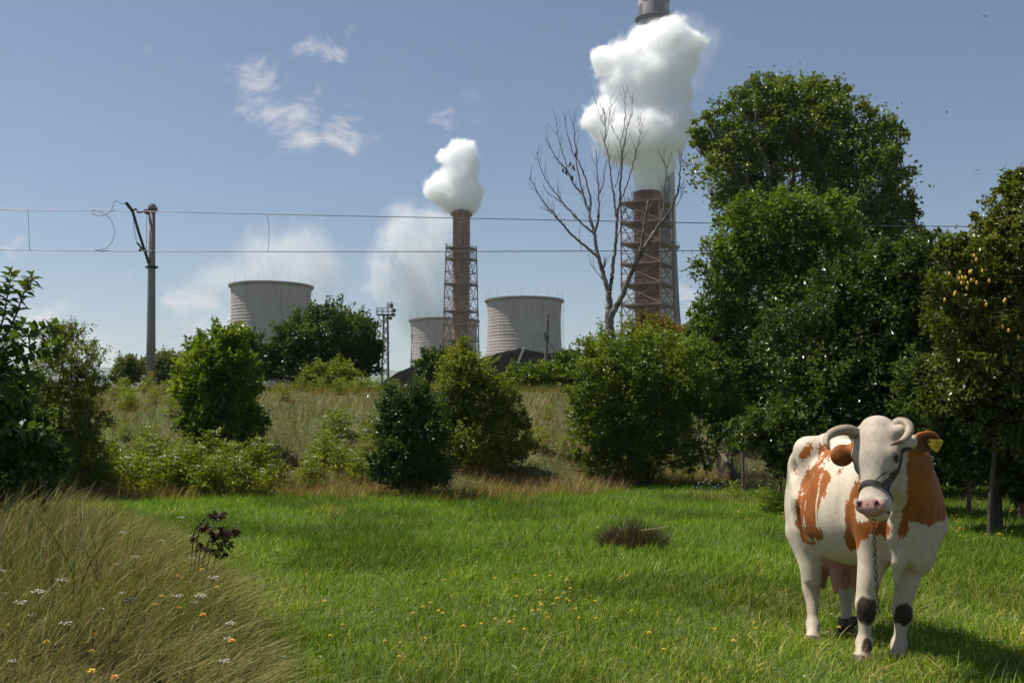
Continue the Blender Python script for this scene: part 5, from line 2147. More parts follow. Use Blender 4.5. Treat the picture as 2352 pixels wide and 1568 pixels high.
tree('poplar_tree', 'tree', 'tall broad poplar tree towering behind the smaller trees', 1860,
     [(1830, 265, 130, 95), (1725, 295, 105, 95), (1925, 320, 115, 115), (1985, 420, 112, 130), (1690, 385, 105, 90), (1815, 420, 150, 120), (1640, 300, 48, 52), (2062, 520, 62, 75), (1905, 530, 130, 110),
      (1690, 480, 70, 48), (2005, 560, 90, 70), (1760, 228, 80, 60), (1890, 236, 75, 60), (2035, 330, 52, 80), (2055, 430, 50, 70), (1610, 320, 34, 30)],
     46, 62000, 0.18, ML['poplar'], 21, 0.42, clump=0.21, bark=m_bark_pale, deep=0.8, lift=4.0, twigs=5, shoot=0.3)
tree('locust_tree', 'tree', 'feathery mid green tree standing in front of the tall poplar', 1800,
     [(1765, 530, 115, 90), (1860, 525, 115, 90), (1680, 620, 85, 85), (1785, 660, 150, 120), (1915, 620, 95, 115), (1645, 725, 62, 40), (1725, 790, 110, 100), (1850, 785, 140, 120), (1625, 760, 46, 32),
      (1690, 890, 85, 90), (1800, 930, 120, 95), (1600, 770, 30, 18)],
     28, 72000, 0.115, ML['locust'], 22, 0.085, clump=0.24, lift=1.6, twigs=6, shoot=0.6)
tree('plum_tree', 'tree', 'dense dark plum tree hanging over the wire fence behind the cow', 1985,
     [(1850, 800, 115, 115), (1975, 715, 135, 110), (2080, 640, 105, 85), (1905, 930, 125, 120), (2030, 850, 150, 140), (2125, 760, 115, 130), (1800, 985, 85, 75), (2005, 1010, 130, 75), (2110, 985, 100, 90),
      (1725, 1000, 62, 42), (1820, 1040, 80, 36), (1900, 1050, 90, 40), (2110, 575, 60, 30), (1990, 640, 70, 60)],
     17, 74000, 0.078, ML['plum'], 23, 0.10, clump=0.24, lift=1.1, twigs=7, stems=3)
tree('pear_tree', 'tree', 'yellowish green fruit tree leaning into the meadow past the cow', 2262,
     [(2335, 510, 80, 80), (2275, 610, 100, 85), (2205, 700, 85, 85), (2345, 720, 120, 120), (2262, 840, 115, 110), (2385, 880, 110, 130), (2330, 430, 38, 45), (2180, 570, 40, 26), (2440, 600, 110, 120), (2290, 545, 60, 50), (2240, 930, 80, 70), (2330, 960, 100, 80), (2420, 1010, 90, 90)],
     13.5, 62000, 0.062, ML['pear'], 24, 0.035, clump=0.24, lift=1.3, twigs=7)
tree('plum_tree', 'tree', 'low dark leafy bough mass under the yellowish fruit tree', 2275,
     [(2200, 950, 100, 95), (2320, 1000, 120, 100), (2420, 1040, 100, 110), (2255, 1040, 90, 55), (2150, 900, 90, 90), (2380, 1110, 60, 50), (2330, 1090, 60, 45), (2200, 1050, 60, 40), (2420, 1120, 60, 60)],
     14.6, 40000, 0.076, ML['plum'], 25, 0.075, clump=0.24, lift=0.9, twigs=7)
tree('round_bush', 'bush', 'large round green bush on the bank below the dead tree', 1465,
     [(1440, 850, 110, 85), (1530, 870, 105, 95), (1378, 870, 66, 66), (1460, 955, 130, 95), (1400, 975, 90, 70), (1545, 975, 72, 80), (1470, 1040, 105, 52), (1358, 800, 34, 28), (1412, 795, 46, 34), (1580, 835, 46, 55), (1500, 800, 62, 40), (1335, 930, 44, 56), (1612, 900, 44, 64), (1352, 1035, 50, 36), (1590, 1045, 50, 36)],
     23.4, 66000, 0.068, ML['bush'], 26, 0.05, stems=5, clump=0.22, twigs=4)
tree('russet_bush', 'bush', 'reddish leaved bush at the foot of the broad rusty flue stack', 1500,
     [(1500, 752, 42, 28), (1468, 765, 26, 28), (1545, 772, 32, 26), (1510, 790, 60, 26)], 31, 9000, 0.085, ML['russet'], 27, 0.05, stems=3, clump=0.3)
tree('dark_bush', 'bush', 'dark upright bush at the foot of the bank beside a lighter bush', 950,
     [(940, 955, 66, 70), (898, 985, 38, 70), (962, 1035, 66, 66), (920, 1055, 52, 56), (985, 985, 44, 58), (893, 915, 14, 34), (960, 905, 26, 30), (940, 1100, 48, 30), (872, 1072, 30, 40), (1000, 1085, 46, 34)],
     20.2, 36000, 0.060, ML['dark'], 28, 0.05, stems=4, clump=0.24, twigs=4)
tree('light_bush', 'bush', 'yellow green bush spreading behind the dark upright bush', 1060,
     [(1072, 868, 64, 56), (1062, 822, 34, 34), (1120, 930, 76, 64), (1040, 930, 56, 60), (1152, 1000, 54, 40), (1085, 1020, 76, 58), (1192, 965, 34, 22), (1112, 1062, 60, 34), (1068, 790, 12, 18), (1010, 985, 50, 50), (1170, 1040, 40, 24), (1150, 905, 46, 36), (1200, 1030, 34, 26), (1040, 1085, 60, 30)],
     22.6, 44000, 0.064, ML['light'], 29, 0.05, stems=4, clump=0.24, twigs=4)
tree('walnut_sapling', 'tree', 'bright green young walnut with big leaves on the bank', 505,
     [(505, 795, 52, 44), (488, 862, 74, 66), (540, 868, 46, 60), (500, 945, 78, 62), (560, 925, 34, 44), (447, 800, 18, 14), (508, 1000, 66, 34), (540, 780, 24, 28), (435, 905, 34, 36), (580, 985, 34, 30), (455, 975, 40, 36)],
     24, 18000, 0.135, ML['walnut'], 30, 0.05, stems=2, clump=0.26, aspect=0.45)
tree('willow_bush', 'bush', 'loose feathery willow bush on the bank at the field edge', 145,
     [(140, 795, 62, 46), (190, 830, 46, 46), (118, 865, 74, 56), (180, 905, 60, 56), (140, 965, 86, 56), (88, 915, 52, 52), (205, 975, 44, 36), (218, 880, 30, 18), (150, 760, 34, 18), (130, 1020, 80, 34), (190, 1020, 50, 28), (110, 1062, 80, 40), (195, 1072, 56, 34), (60, 1030, 50, 50)],
     20, 30000, 0.068, ML['willow'], 31, 0.045, stems=5, clump=0.26, aspect=0.36, twigs=5)
tree('hedge_tree', 'tree', 'dark bushy tree standing before the grey cooling tower', 745,
     [(762, 765, 80, 58), (690, 792, 68, 58), (820, 782, 50, 58), (640, 832, 48, 46), (722, 845, 100, 40), (852, 822, 30, 52), (600, 850, 26, 28), (800, 845, 60, 40)],
     42, 40000, 0.13, ML['dark'], 32, 0.14, stems=4, clump=0.22, twigs=4)
gb = 'small bushes along the crest of the bank'
for k, (bx_, lb, Y_, nn_, lf, mt_, lab) in enumerate([
        (300, [(300, 850, 40, 32), (272, 862, 20, 20)], 47, 6500, 0.13, 'grey', 'greyish round bush to one side of the railway pole, by the willow'),
        (395, [(385, 848, 46, 36), (430, 852, 30, 30)], 47, 8500, 0.13, 'grey', 'greyish round bush between the railway pole and the young walnut'),
        (555, [(555, 795, 44, 36), (580, 830, 34, 40)], 40, 8000, 0.13, 'dark', 'dark bush peeking out behind the young walnut'),
        (760, [(760, 862, 66, 22), (720, 868, 30, 16)], 34.5, 7000, 0.10, 'light', 'low light green bush in front of the dark bushy tree'),
        (1000, [(1000, 838, 40, 36), (975, 852, 26, 24), (1030, 826, 24, 22)], 34, 7000, 0.10, 'dark', 'small dark sapling in front of the slim rusty flue stack'),
        (1200, [(1205, 866, 44, 24), (1165, 874, 24, 15)], 36, 6500, 0.11, 'bush', 'small bush below the coal heap beside the leaning pole stump'),
        (1300, [(1272, 858, 34, 30), (1318, 846, 42, 36), (1300, 870, 56, 22)], 36.5, 9000, 0.11, 'bush', 'low bush between the leaning pole stump and the large round bush')]):
    tree('crest_bush', 'bush', lab, bx_, lb, Y_, int(nn_ * 0.8), lf, ML[mt_], 40 + k, 0.05, stems=3, clump=0.28, group=gb)
tree('thicket', 'bush', 'thicket filling the gap between the round bush and the feathery tree', 1632,
     [(1635, 890, 52, 80), (1610, 830, 40, 50), (1660, 960, 46, 50), (1690, 1000, 60, 40)], 25.5, 14000, 0.085, ML['locust'], 52, 0.05, stems=3, clump=0.26)

tree('hedge_bush', 'bush', 'dark bush behind the tall grass under the apple bough', 20,
     [(10, 930, 62, 80), (55, 1000, 62, 66), (-40, 960, 70, 100), (95, 1045, 46, 36), (20, 1060, 70, 50), (20, 1110, 80, 44), (85, 1100, 56, 36)], 11.5, 14000, 0.075, ML['dark'], 71, 0.035, stems=4, clump=0.26)
tree('undergrowth', 'bush', 'dark undergrowth behind the wire fence in the shade of the orchard', 2060,
     [(1840, 1040, 95, 66), (1950, 1050, 95, 66), (2180, 1070, 90, 42), (2300, 1080, 95, 46), (2400, 1085, 80, 50), (2070, 1020, 100, 75), (2190, 1020, 100, 78), (2310, 1020, 100, 85), (2420, 1010, 100, 95), (1990, 930, 110, 90), (2150, 930, 110, 90), (2300, 920, 110, 90)],
     20.5, 34000, 0.11, ML['plum'], 61, 0.05, stems=6, clump=0.26)

# ------------------------------------------------------------------ the dead tree
m_dead = mat_simple('dead_wood', (0.045, 0.038, 0.034), (0.23, 0.20, 0.175), 3, 0.85, stretch=(1.5, 1.5, 0.5), bumps=0.5)
YD = 40.0


def z1(x, y):
    return (1200.5 + x / 4.9 / 1.0412, 192.1 + y / 4.9 / 1.0412)


def z2(x, y):
    return (1200.5 + x / 4.751 / 1.0412, 480.2 + y / 4.751 / 1.0412)


A, B = z1, z2
rngd = random.Random(9)
db = P(1402, 800, YD)
dz0 = float(gz(db.x, YD)) - 0.1
dead = empty('dead_tree', (db.x, YD, dz0))
tag(dead, 'leafless dead tree with long bare branches in front of the white steam', 'tree')
DB = Vector((db.x, YD, dz0))


def dbranch(name, pts, r0, r1, y0=0.0, y1=0.0, parent=None, sides=7):
    m = len(pts)
    q = []
    for i, (x, y) in enumerate(pts):
        q.append(P(x, y, YD + y0 + (y1 - y0) * i / (m - 1)) - DB)
    c = catmull(q, 5)
    k = len(c)
    for i in range(1, k - 1):
        c[i] = c[i] + Vector((rngd.uniform(-1, 1), 0, rngd.uniform(-1, 1))) * 0.022
    rad = [r0 + (r1 - r0) * (i / (k - 1)) ** 0.8 for i in range(k)]
    mb = MB()
    mb.tube(c, rad, sides)
    o = mb.build(name, m_dead, dead, smooth=True)
    # fine dry twigs
    tw = MB()
    nt = 0
    for i in range(k // 3, k - 1):
        if rngd.random() < 0.42:
            t = (c[i + 1] - c[i - 1]).normalized()
            sd = Vector((rngd.choice((-1, 1)) * rngd.uniform(0.3, 0.8), rngd.uniform(-0.4, 0.4), rngd.uniform(0.1, 0.7)))
            d = (t + sd).normalized() * rngd.uniform(0.15, 0.75)
            e = c[i] + d * 0.55 + Vector((0, 0, 0.03))
            f = c[i] + d + Vector((0, 0, 0.12))
            tw.tube([c[i], e, f], [0.011, 0.008, 0.004], 4)
            nt += 1
    if nt:
        tw.build('twigs', m_dead, o)['kind'] = 'stuff'
    return o


tr_ = [(1402, 830)] + [B(995, 1420), B(985, 1330), B(978, 1230), B(985, 1130), B(985, 1020), B(975, 935)]
dbranch('trunk', tr_, 0.22, 0.115, sides=10)
dbranch('branch', [B(990, 1330), B(1010, 1210), B(1050, 1130), B(1130, 980), B(1200, 800), B(1250, 690), B(1310, 560), B(1380, 450), B(1480, 290), B(1560, 170), B(1640, 80), A(1700, 1540), A(1760, 1420), A(1800, 1320),
        A(1835, 1180), A(1845, 1050), A(1855, 900), A(1855, 770)], 0.15, 0.012, 0, -1.6)
dbranch('branch', [B(1330, 520), B(1355, 350), B(1380, 220), B(1400, 80), A(1452, 1510), A(1468, 1380)], 0.062, 0.045, -0.8, -1.0)
dbranch('branch', [B(1555, 180), B(1585, 70), A(1645, 1500), A(1660, 1400), A(1660, 1250), A(1680, 1100), A(1688, 990), A(1655, 900), A(1660, 750)], 0.045, 0.010, -1.1, -1.5)
dbranch('branch', [A(1688, 990), A(1710, 940), A(1755, 780)], 0.020, 0.008, -1.4, -1.4)
dbranch('branch', [A(1790, 1440), A(1845, 1360), A(1855, 1260), A(1840, 1180)], 0.018, 0.008, -1.3, -1.4)
dbranch('branch', [B(975, 950), B(940, 830), B(900, 680), B(860, 540), B(830, 400), B(810, 270), B(770, 130), A(775, 1490), A(740, 1420), A(712, 1300), A(690, 1280), A(600, 1180), A(520, 1020), A(430, 920), A(350, 790), A(275, 630)],
        0.105, 0.014, 0, 1.2)
dbranch('branch', [B(865, 560), B(800, 500), B(640, 360), B(550, 280), B(450, 170), B(370, 80), A(400, 1560), A(340, 1500), A(270, 1420), A(200, 1320), A(130, 1180), A(72, 1105)], 0.060, 0.014, 0.2, -1.2)
dbranch('branch', [A(355, 1515), A(280, 1480), A(208, 1440)], 0.022, 0.010, -0.8, -1.0)
dbranch('branch', [B(795, 265), B(700, 190), B(640, 130), B(570, 60), A(630, 1560), A(560, 1490), A(470, 1400), A(430, 1340), A(350, 1240), A(270, 1120), A(220, 1010), A(190, 920), A(158, 800)], 0.050, 0.010, 0.4, 1.0)
dbranch('branch', [A(470, 1400), A(390, 1340), A(300, 1290), A(250, 1210)], 0.020, 0.008, 0.7, 0.5)
dbranch('branch', [B(815, 270), B(850, 170), B(865, 60), A(880, 1560), A(900, 1430), A(885, 1340), A(890, 1250), A(880, 1100), A(870, 960), A(850, 740)], 0.058, 0.012, 0.3, -0.6)
dbranch('branch', [A(900, 1290), A(940, 1190), A(955, 1060), A(975, 940), A(992, 905), A(1040, 835)], 0.030, 0.010, -0.2, -0.5)
dbranch('branch', [A(780, 1510), A(800, 1380), A(770, 1250), A(740, 1130), A(700, 1020), A(650, 900), A(600, 830), A(540, 650), A(510, 530), A(497, 360)], 0.050, 0.010, 0.6, 1.4)
dbranch('branch', [A(708, 1290), A(680, 1200), A(652, 1050), A(625, 900), A(640, 790), A(612, 680), A(600, 560), A(605, 420), A(615, 320)], 0.036, 0.008, 0.8, 0.2)
dbranch('branch', [A(520, 1010), A(500, 900), A(450, 780), A(430, 680), A(405, 560), A(400, 395)], 0.026, 0.008, 1.0, 1.3)
dbranch('branch', [B(985, 925), B(1010, 810), B(1022, 650), B(1050, 480), B(1060, 340), B(1065, 200), B(1080, 80), A(1095, 1550), A(1080, 1420), A(1070, 1300), A(1050, 1200), A(1030, 1040), A(1015, 900), A(990, 780), A(960, 690), A(925, 590)],
        0.088, 0.014, 0, 0.8)
dbranch('branch', [A(962, 690), A(972, 600), A(965, 500), A(930, 450), A(890, 330), A(850, 220), A(850, 160)], 0.024, 0.007, 0.7, 1.0)
dbranch('branch', [A(966, 510), A(970, 420), A(955, 300), A(950, 80)], 0.016, 0.006, 0.8, 0.6)
dbranch('branch', [A(975, 640), A(1000, 520), A(1015, 400), A(1025, 280), A(1035, 165)], 0.018, 0.007, 0.7, 0.3)
dbranch('branch', [A(1098, 1555), A(1140, 1390), A(1140, 1200), A(1160, 1000), A(1165, 850), A(1190, 700), A(1215, 550), A(1250, 450), A(1285, 340), A(1283, 90)], 0.060, 0.008, 0.1, -0.9)
dbranch('branch', [A(1165, 860), A(1147, 690), A(1180, 560), A(1195, 430), A(1205, 300), A(1190, 80)], 0.026, 0.007, -0.4, -0.2)
dbranch('branch', [A(1147, 690), A(1100, 610), A(1050, 500), A(1035, 400)], 0.015, 0.006, -0.3, 0.2)
dbranch('branch', [A(1145, 1380), A(1210, 1210), A(1250, 1100), A(1290, 950), A(1330, 800), A(1360, 680), A(1380, 570), A(1395, 400)], 0.036, 0.008, -0.2, -1.0)
dbranch('branch', [A(1378, 580), A(1360, 500), A(1350, 410)], 0.012, 0.006, -0.9, -0.9)
dbranch('branch', [A(1080, 1220), A(1120, 1110), A(1145, 960), A(1160, 900)], 0.020, 0.010, 0.2, -0.3)
dbranch('branch', [B(1062, 350), B(1110, 220), B(1140, 80), A(1180, 1500), A(1250, 1350), A(1300, 1250)], 0.024, 0.008, 0.1, -0.6)
dbranch('branch', [B(910, 690), B(930, 640), B(935, 575)], 0.045, 0.030, 0.1, 0.0)
dbranch('branch', [B(920, 815), B(850, 720), B(768, 620)], 0.020, 0.012, 0.05, -0.4)

# small birds: perched in the dead tree and flying
m_bird = mat_simple('bird_dark', (0.02, 0.018, 0.018), (0.05, 0.045, 0.04), 20, 0.7, bumps=0)


def bird_mesh(fly):
    mb = MB()
    if fly:
        mb.tube([(-0.16, 0, 0), (-0.08, 0, 0.005), (0.0, 0, 0.01), (0.10, 0, 0.0), (0.20, 0, -0.005)], [0.008, 0.030, 0.036, 0.022, 0.012], 7)
        for s in (-1, 1):
            V = [(-0.05, 0, 0.02), (0.06, 0, 0.02), (0.04, s * 0.16, 0.07), (-0.05, s * 0.15, 0.075), (0.06, s * 0.34, 0.045), (0.02, s * 0.33, 0.05),
                 (-0.05, 0, 0.012), (0.06, 0, 0.012), (0.04, s * 0.16, 0.062), (-0.05, s * 0.15, 0.066)]
            mb.add(V, [(0, 1, 2, 3), (3, 2, 4, 5), (6, 9, 8, 7), (9, 5, 4, 8), (0, 3, 9, 6), (3, 5, 9), (1, 7, 8, 2), (2, 8, 4)])
    else:
        mb.tube([(0, 0, 0.15), (0.005, 0, 0.135), (0.0, 0, 0.11), (-0.005, 0, 0.07), (-0.02, 0, 0.03), (-0.045, 0, -0.02), (-0.07, 0, -0.07)], [0.006, 0.022, 0.026, 0.042, 0.040, 0.018, 0.010], 8)
        mb.tube([(0.018, 0, 0.132), (0.045, 0, 0.126)], [0.008, 0.001], 5)
        for s in (-1, 1):
            mb.tube([(-0.005, s * 0.014, 0.035), (0.004, s * 0.014, -0.02)], [0.006, 0.004], 4)
    return mb.mesh('bird', m_bird, True)


bm_p, bm_f = bird_mesh(False), bird_mesh(True)
for k, (x, y, yo) in enumerate([(560, 962, 1.0), (592, 990, 0.9), (602, 1016, 0.8), (470, 1036, 1.1), (506, 1060, 1.1), (578, 1122, 0.9), (622, 846, 0.7)]):
    q = link('bird', bm_p)
    q.location = P(*z1(x, y), YD + yo)
    q.rotation_euler = (0, 0, 0.9 * k)
    q.scale = (1.15,) * 3
    tag(q, 'small dark bird perched on a bare branch of the dead tree', 'bird', 'birds perched in the dead tree')
for k, (x, y, Yb_) in enumerate([(2245, 391, 90), (2262, 38, 110), (2175, 258, 120)]):
    q = link('bird', bm_f)
    q.location = P(x, y, Yb_)
    q.rotation_euler = (0.2 * k, 0, 0.7 + k)
    tag(q, 'small dark bird flying in the open sky beside the poplar', 'bird', 'birds flying in the sky')
# ------------------------------------------------------------------ wire fence along the orchard
m_post = mat_simple('fence_post_wood', (0.060, 0.045, 0.038), (0.150, 0.115, 0.095), 7, 0.9, stretch=(3, 3, 0.5), bumps=0.5)
m_iron_p = mat_simple('fence_post_rust', (0.10, 0.05, 0.038), (0.20, 0.11, 0.085), 9, 0.8, bumps=0.2)
m_mesh = mat_simple('fence_wire', (0.018, 0.013, 0.011), (0.040, 0.028, 0.022), 8, 0.8, 0.0, bumps=0)
fp = [(1646, 25.2, 1.10, 0.060, 0.0), (1672, 23.4, 1.05, 0.030, 0.10), (1702, 21.65, 1.15, 0.032, 0.0), (1783, 20.3, 1.05, 0.034, 0.09), (1880, 19.2, 1.1, 0.035, 0), (1990, 18.2, 1.1, 0.035, 0.03), (2100, 17.3, 1.1, 0.05, 0), (2215, 16.5, 1.1, 0.035, 0), (2330, 15.7, 1.1, 0.035, 0.02),
      (2460, 14.9, 1.1, 0.05, 0)]
F0 = P(1646, 1100, 25.2)
fence = empty('wire_fence', (F0.x, F0.y, float(gz(F0.x, F0.y))))
tag(fence, 'old wire mesh fence on thin leaning posts along the orchard edge', 'fence')
FO = Vector(fence.location)
tops = []
for (px, Yf, hf, rf, ln_) in fp:
    x = (px - 1176) / FPX * Yf
    z = float(gz(x, Yf))
    b = Vector((x, Yf, z - 0.1)) - FO
    t = Vector((x + ln_, Yf, z + hf)) - FO
    mb = MB()
    mb.tube([b, (b + t) / 2 + Vector((0.012, 0, 0)), t], [rf * 1.05, rf, rf * 0.92], 7)
    mb.build('post', m_post if rf > 0.045 else m_iron_p, fence)
    tops.append((b + Vector((0, 0, 0.1)), t))
mb = MB()
mb.tube([tops[0][0] + Vector((0.04, -0.05, 0.78)), tops[2][0] + Vector((0.06, 0.1, 0.05))], 0.055, 7)
mb.build('brace', m_post, fence)
for (b0, t0), (b1, t1) in zip(tops[:-1], tops[1:]):
    L = (b1 - b0).length
    hm = 0.92
    sp = 0.085
    Vv, Ff = [], []

    def q(u, v):
        sag = 0.05 * math.sin(math.pi * u)
        return b0.lerp(b1, u) + (t0.lerp(t1, u) - b0.lerp(b1, u)) * ((v * hm + 0.02) - sag * v)
    n = int(L / sp)
    mbm = MB()
    ratio = hm * 1.08 / L
    for i in range(-int(hm * 1.08 / sp), n + 1):
        for s in (0, 1):
            u0, u1 = i * sp / L, i * sp / L + ratio
            v0, v1 = 0.0, 1.0
            if u0 < 0:
                v0 = -u0 / ratio
                u0 = 0
            if u1 > 1:
                v1 = v0 + (1 - u0) / ratio if u0 == 0 else (1 - u0) / ratio
                v1 = min(v1, 1.0)
                u1 = 1
            if v1 - v0 < 0.03:
                continue
            a, c = (q(u0, v0), q(u1, v1)) if s == 0 else (q(u0, 1 - v0), q(u1, 1 - v1))
            mbm.tube([a, c], 0.0022, 3, cap=False)
    mbm.tube([q(0, 1), q(0.5, 1), q(1, 1)], 0.004, 4)
    w_ = mbm.build('wire_mesh', m_mesh, fence)
    w_['kind'] = 'stuff'

# ------------------------------------------------------------------ weeds with leaf tiers and white flower heads
rw = np.random.default_rng(77)
m_weed = mat_leaf('leaf_weed', (0.118, 0.160, 0.012), (0.211, 0.251, 0.019), (0.362, 0.365, 0.035), 2.0, 0.45, 0.38)
m_stem = mat_simple('weed_stem', (0.07, 0.10, 0.025), (0.13, 0.15, 0.04), 8, 0.7, bumps=0)
m_white = mat_simple('petal_white', (0.62, 0.60, 0.50), (0.78, 0.76, 0.68), 30, 0.7, bumps=0)
m_yellow = mat_simple('petal_yellow', (0.62, 0.40, 0.012), (0.74, 0.52, 0.03), 30, 0.6, bumps=0)
m_orange = mat_simple('petal_orange', (0.62, 0.25, 0.012), (0.72, 0.34, 0.02), 30, 0.6, bumps=0)
m_blue = mat_simple('petal_blue', (0.42, 0.48, 0.70), (0.58, 0.62, 0.78), 30, 0.6, bumps=0)


def weed_parts(h, tiers, flower, seed, leaf=0.15):
    rng = np.random.default_rng(seed)
    st = MB()
    st.tube([(0, 0, -0.05), (0.02, 0.01, h * 0.5), (0.03, 0, h)], [0.010, 0.008, 0.005], 5)
    C, D, NN, LN = [], [], [], []
    for k in range(tiers):
        z = h * (0.14 + 0.84 * k / (tiers - 1))
        for s in range(5):
            a = k * 1.57 + s * 2 * np.pi / 5 + rng.uniform(-0.3, 0.3)
            dr = np.array((np.cos(a), np.sin(a), rng.uniform(-0.15, 0.9)))
            ll = leaf * (1.25 - 0.6 * k / tiers)
            for j in range(4):
                p = np.array((0.02 * z / h, 0, z)) + dr * ll * (0.35 + 0.42 * j)
                for sd in ((-1, 1) if j < 3 else (0,)):
                    d = dr * 0.6 + np.array((-np.sin(a), np.cos(a), 0)) * sd * 0.9 + rng.normal(0, 0.35, 3)
                    C.append(p)
                    D.append(d / np.linalg.norm(d))
                    NN.append(np.array((0, 0, 0.8)) + rng.normal(0, 0.55, 3))
                    LN.append(ll * rng.uniform(0.55, 0.9))
    LN = np.array(LN)
    V, F = leaf_arrays(np.array(C), np.array(D), np.array(NN), LN, LN * 0.36)
    lm = np_mesh('leaves', V, F, m_weed)
    fm = None
    if flower:
        n = 46
        r = 0.075 * np.sqrt(rng.random(n))
        a = rng.random(n) * 2 * np.pi
        c = np.stack([0.03 + r * np.cos(a), r * np.sin(a), h + 0.035 - r * 0.25 + rng.normal(0, 0.006, n)], -1)
        V, F = leaf_arrays(c, unit(n, rng) * np.array((1, 1, 0.2)), np.tile((0, 0, 1.0), (n, 1)), np.full(n, 0.026), np.full(n, 0.022), 0.05)
        fm = np_mesh('flower_head', V, F, m_white)
    return st.mesh('stem', m_stem, True), lm, fm


def place_parts(name, parts, loc, rz, sc, label, cat, group):
    r_ = empty(name, loc, rz)
    r_.scale = (sc, sc, sc)
    tag(r_, label, cat, group)
    for nm, me in parts:
        if me is not None:
            link(nm, me, r_)
    return r_


weeds = [weed_parts(0.62, 6, True, 1), weed_parts(0.72, 7, True, 2), weed_parts(0.55, 6, False, 3), weed_parts(0.8, 7, True, 4)]


def scatter_weeds(n, xr, yr, lab, grp, kinds, smin=0.7, smax=1.2):
    for _ in range(n):
        x, y = rw.uniform(*xr), rw.uniform(*yr)
        st, lf, fl = weeds[kinds[rw.integers(0, len(kinds))]]
        place_parts('leafy_weed', [('stem', st), ('leaves', lf), ('flower_head', fl)], (x, y, float(gz(x, y))), rw.uniform(0, 6.28), rw.uniform(smin, smax), lab, 'weed', grp)


g1 = 'flowering weeds at the foot of the bank'
scatter_weeds(100, (-11.6, -4.9), (20.3, 22.6), 'leafy yellow green weed with white flower head massed at the foot of the bank', g1, [0, 1, 3], 0.75, 1.25)
scatter_weeds(34, (-5.0, -2.2), (21.2, 25.5), 'leafy weed with white flowers on the dry slope by the dark upright bush', g1, [0, 1, 2, 3], 0.6, 1.15)
g2 = 'weeds on the crest of the bank'
scatter_weeds(54, (-12.5, -1.5), (28.3, 31.0), 'pale green weed along the crest of the bank below the cooling tower', g2, [0, 1, 2], 0.32, 0.70)
scatter_weeds(22, (-12.5, -6.0), (23.5, 28.0), 'bright green weed on the dry slope between the willow and the walnut', g2, [2], 0.5, 1.0)
scatter_weeds(14, (0.3, 3.2), (23.0, 27.0), 'small weed on the dry slope between the light bush and the round bush', g2, [2], 0.5, 0.95)
scatter_weeds(16, (4.0, 7.4), (16.5, 20.5), 'bright yellow green weed in the grass before the wire fence', 'weeds before the wire fence', [2], 0.35, 0.75)


# ------------------------------------------------------------------ meadow flowers
def flower_parts(h, r, mat, pet, seed, lean=0.05):
    rng = np.random.default_rng(seed)
    st = MB()
    st.tube([(0, 0, -0.02), (lean * 0.4, 0, h * 0.6), (lean, 0, h)], [0.0022, 0.0020, 0.0018], 4)
    V, F = [], []
    a = np.arange(pet) * 2 * np.pi / pet
    d = np.stack([np.cos(a), np.sin(a), np.full(pet, 0.25)], -1)
    c = np.tile((lean, 0, h), (pet, 1))
    V, F = leaf_arrays(c, d / np.linalg.norm(d, axis=1, keepdims=True), np.tile((0, 0, 1.0), (pet, 1)), np.full(pet, r * 1.15), np.full(pet, r * 0.9), 0.1)
    V2, F2 = leaf_arrays(c + np.array((0, 0, 0.002)), np.stack([np.cos(a + 0.4), np.sin(a + 0.4), np.full(pet, 0.9)], -1), np.tile((0, 0, 1.0), (pet, 1)), np.full(pet, r * 0.75), np.full(pet, r * 0.6), 0.1)
    return st.mesh('stem', m_stem, True), np_mesh('flower_head', np.concatenate([V, V2]), np.concatenate([F, F2 + len(V)]), mat)


fy = flower_parts(0.14, 0.017, m_yellow, 7, 1)
fo = flower_parts(0.30, 0.018, m_orange, 7, 2, 0.12)
fy2 = flower_parts(0.30, 0.016, m_yellow, 7, 5, 0.12)[1]
fb = flower_parts(0.30, 0.017, m_blue, 8, 3)


def umbel_parts(h, seed):
    rng = np.random.default_rng(seed)
    st = MB()
    st.tube([(0, 0, 0), (0.06, 0, h * 0.5), (0.16, 0, h)], [0.0035, 0.003, 0.0022], 4)
    C = []
    for k in range(9):
        a = k * 2.4
        r = 0.032 * math.sqrt(k / 9)
        e = Vector((0.16 + r * math.cos(a) * 1.2, r * math.sin(a) * 1.2, h + 0.03 + rng.uniform(-0.006, 0.006)))
        st.tube([(0.16, 0, h), e], 0.0012, 3, cap=False)
        for j in range(6):
            C.append(np.array(e) + rng.normal(0, 0.006, 3) * np.array((1, 1, 0.4)))
    C = np.array(C)
    n = len(C)
    V, F = leaf_arrays(C, unit(n, rng) * np.array((1, 1, 0.2)), np.tile((0, 0, 1.0), (n, 1)), np.full(n, 0.010), np.full(n, 0.009), 0.05)
    return st.mesh('stem', m_stem, True), np_mesh('flower_head', V, F, m_white)


um = [umbel_parts(0.55, 1), umbel_parts(0.72, 2)]


def flowers(n, fn, parts, name, label, grp, smin=0.8, smax=1.3):
    for _ in range(n):
        x, y = fn()
        p = parts[rw.integers(0, len(parts))]
        place_parts(name, [('stem', p[0]), ('flower_head', p[1])], (x, y, float(gz(x, y))), rw.uniform(-0.9, 0.9), rw.uniform(smin, smax), label, 'flower', grp)


def at_px(x0, x1, y0, y1):
    def f():
        x, y = rw.uniform(x0, x1), rw.uniform(y0, y1)
        Y = FPX * EYE / (y - 960)
        return (x - 1176) / FPX * Y, Y
    return f


def around(cx, cy, sx, sy):
    def f():
        x, y = rw.normal(cx, sx), rw.normal(cy, sy)
        Y = FPX * EYE / (max(y, 1150) - 960)
        return (x - 1176) / FPX * Y, Y
    return f


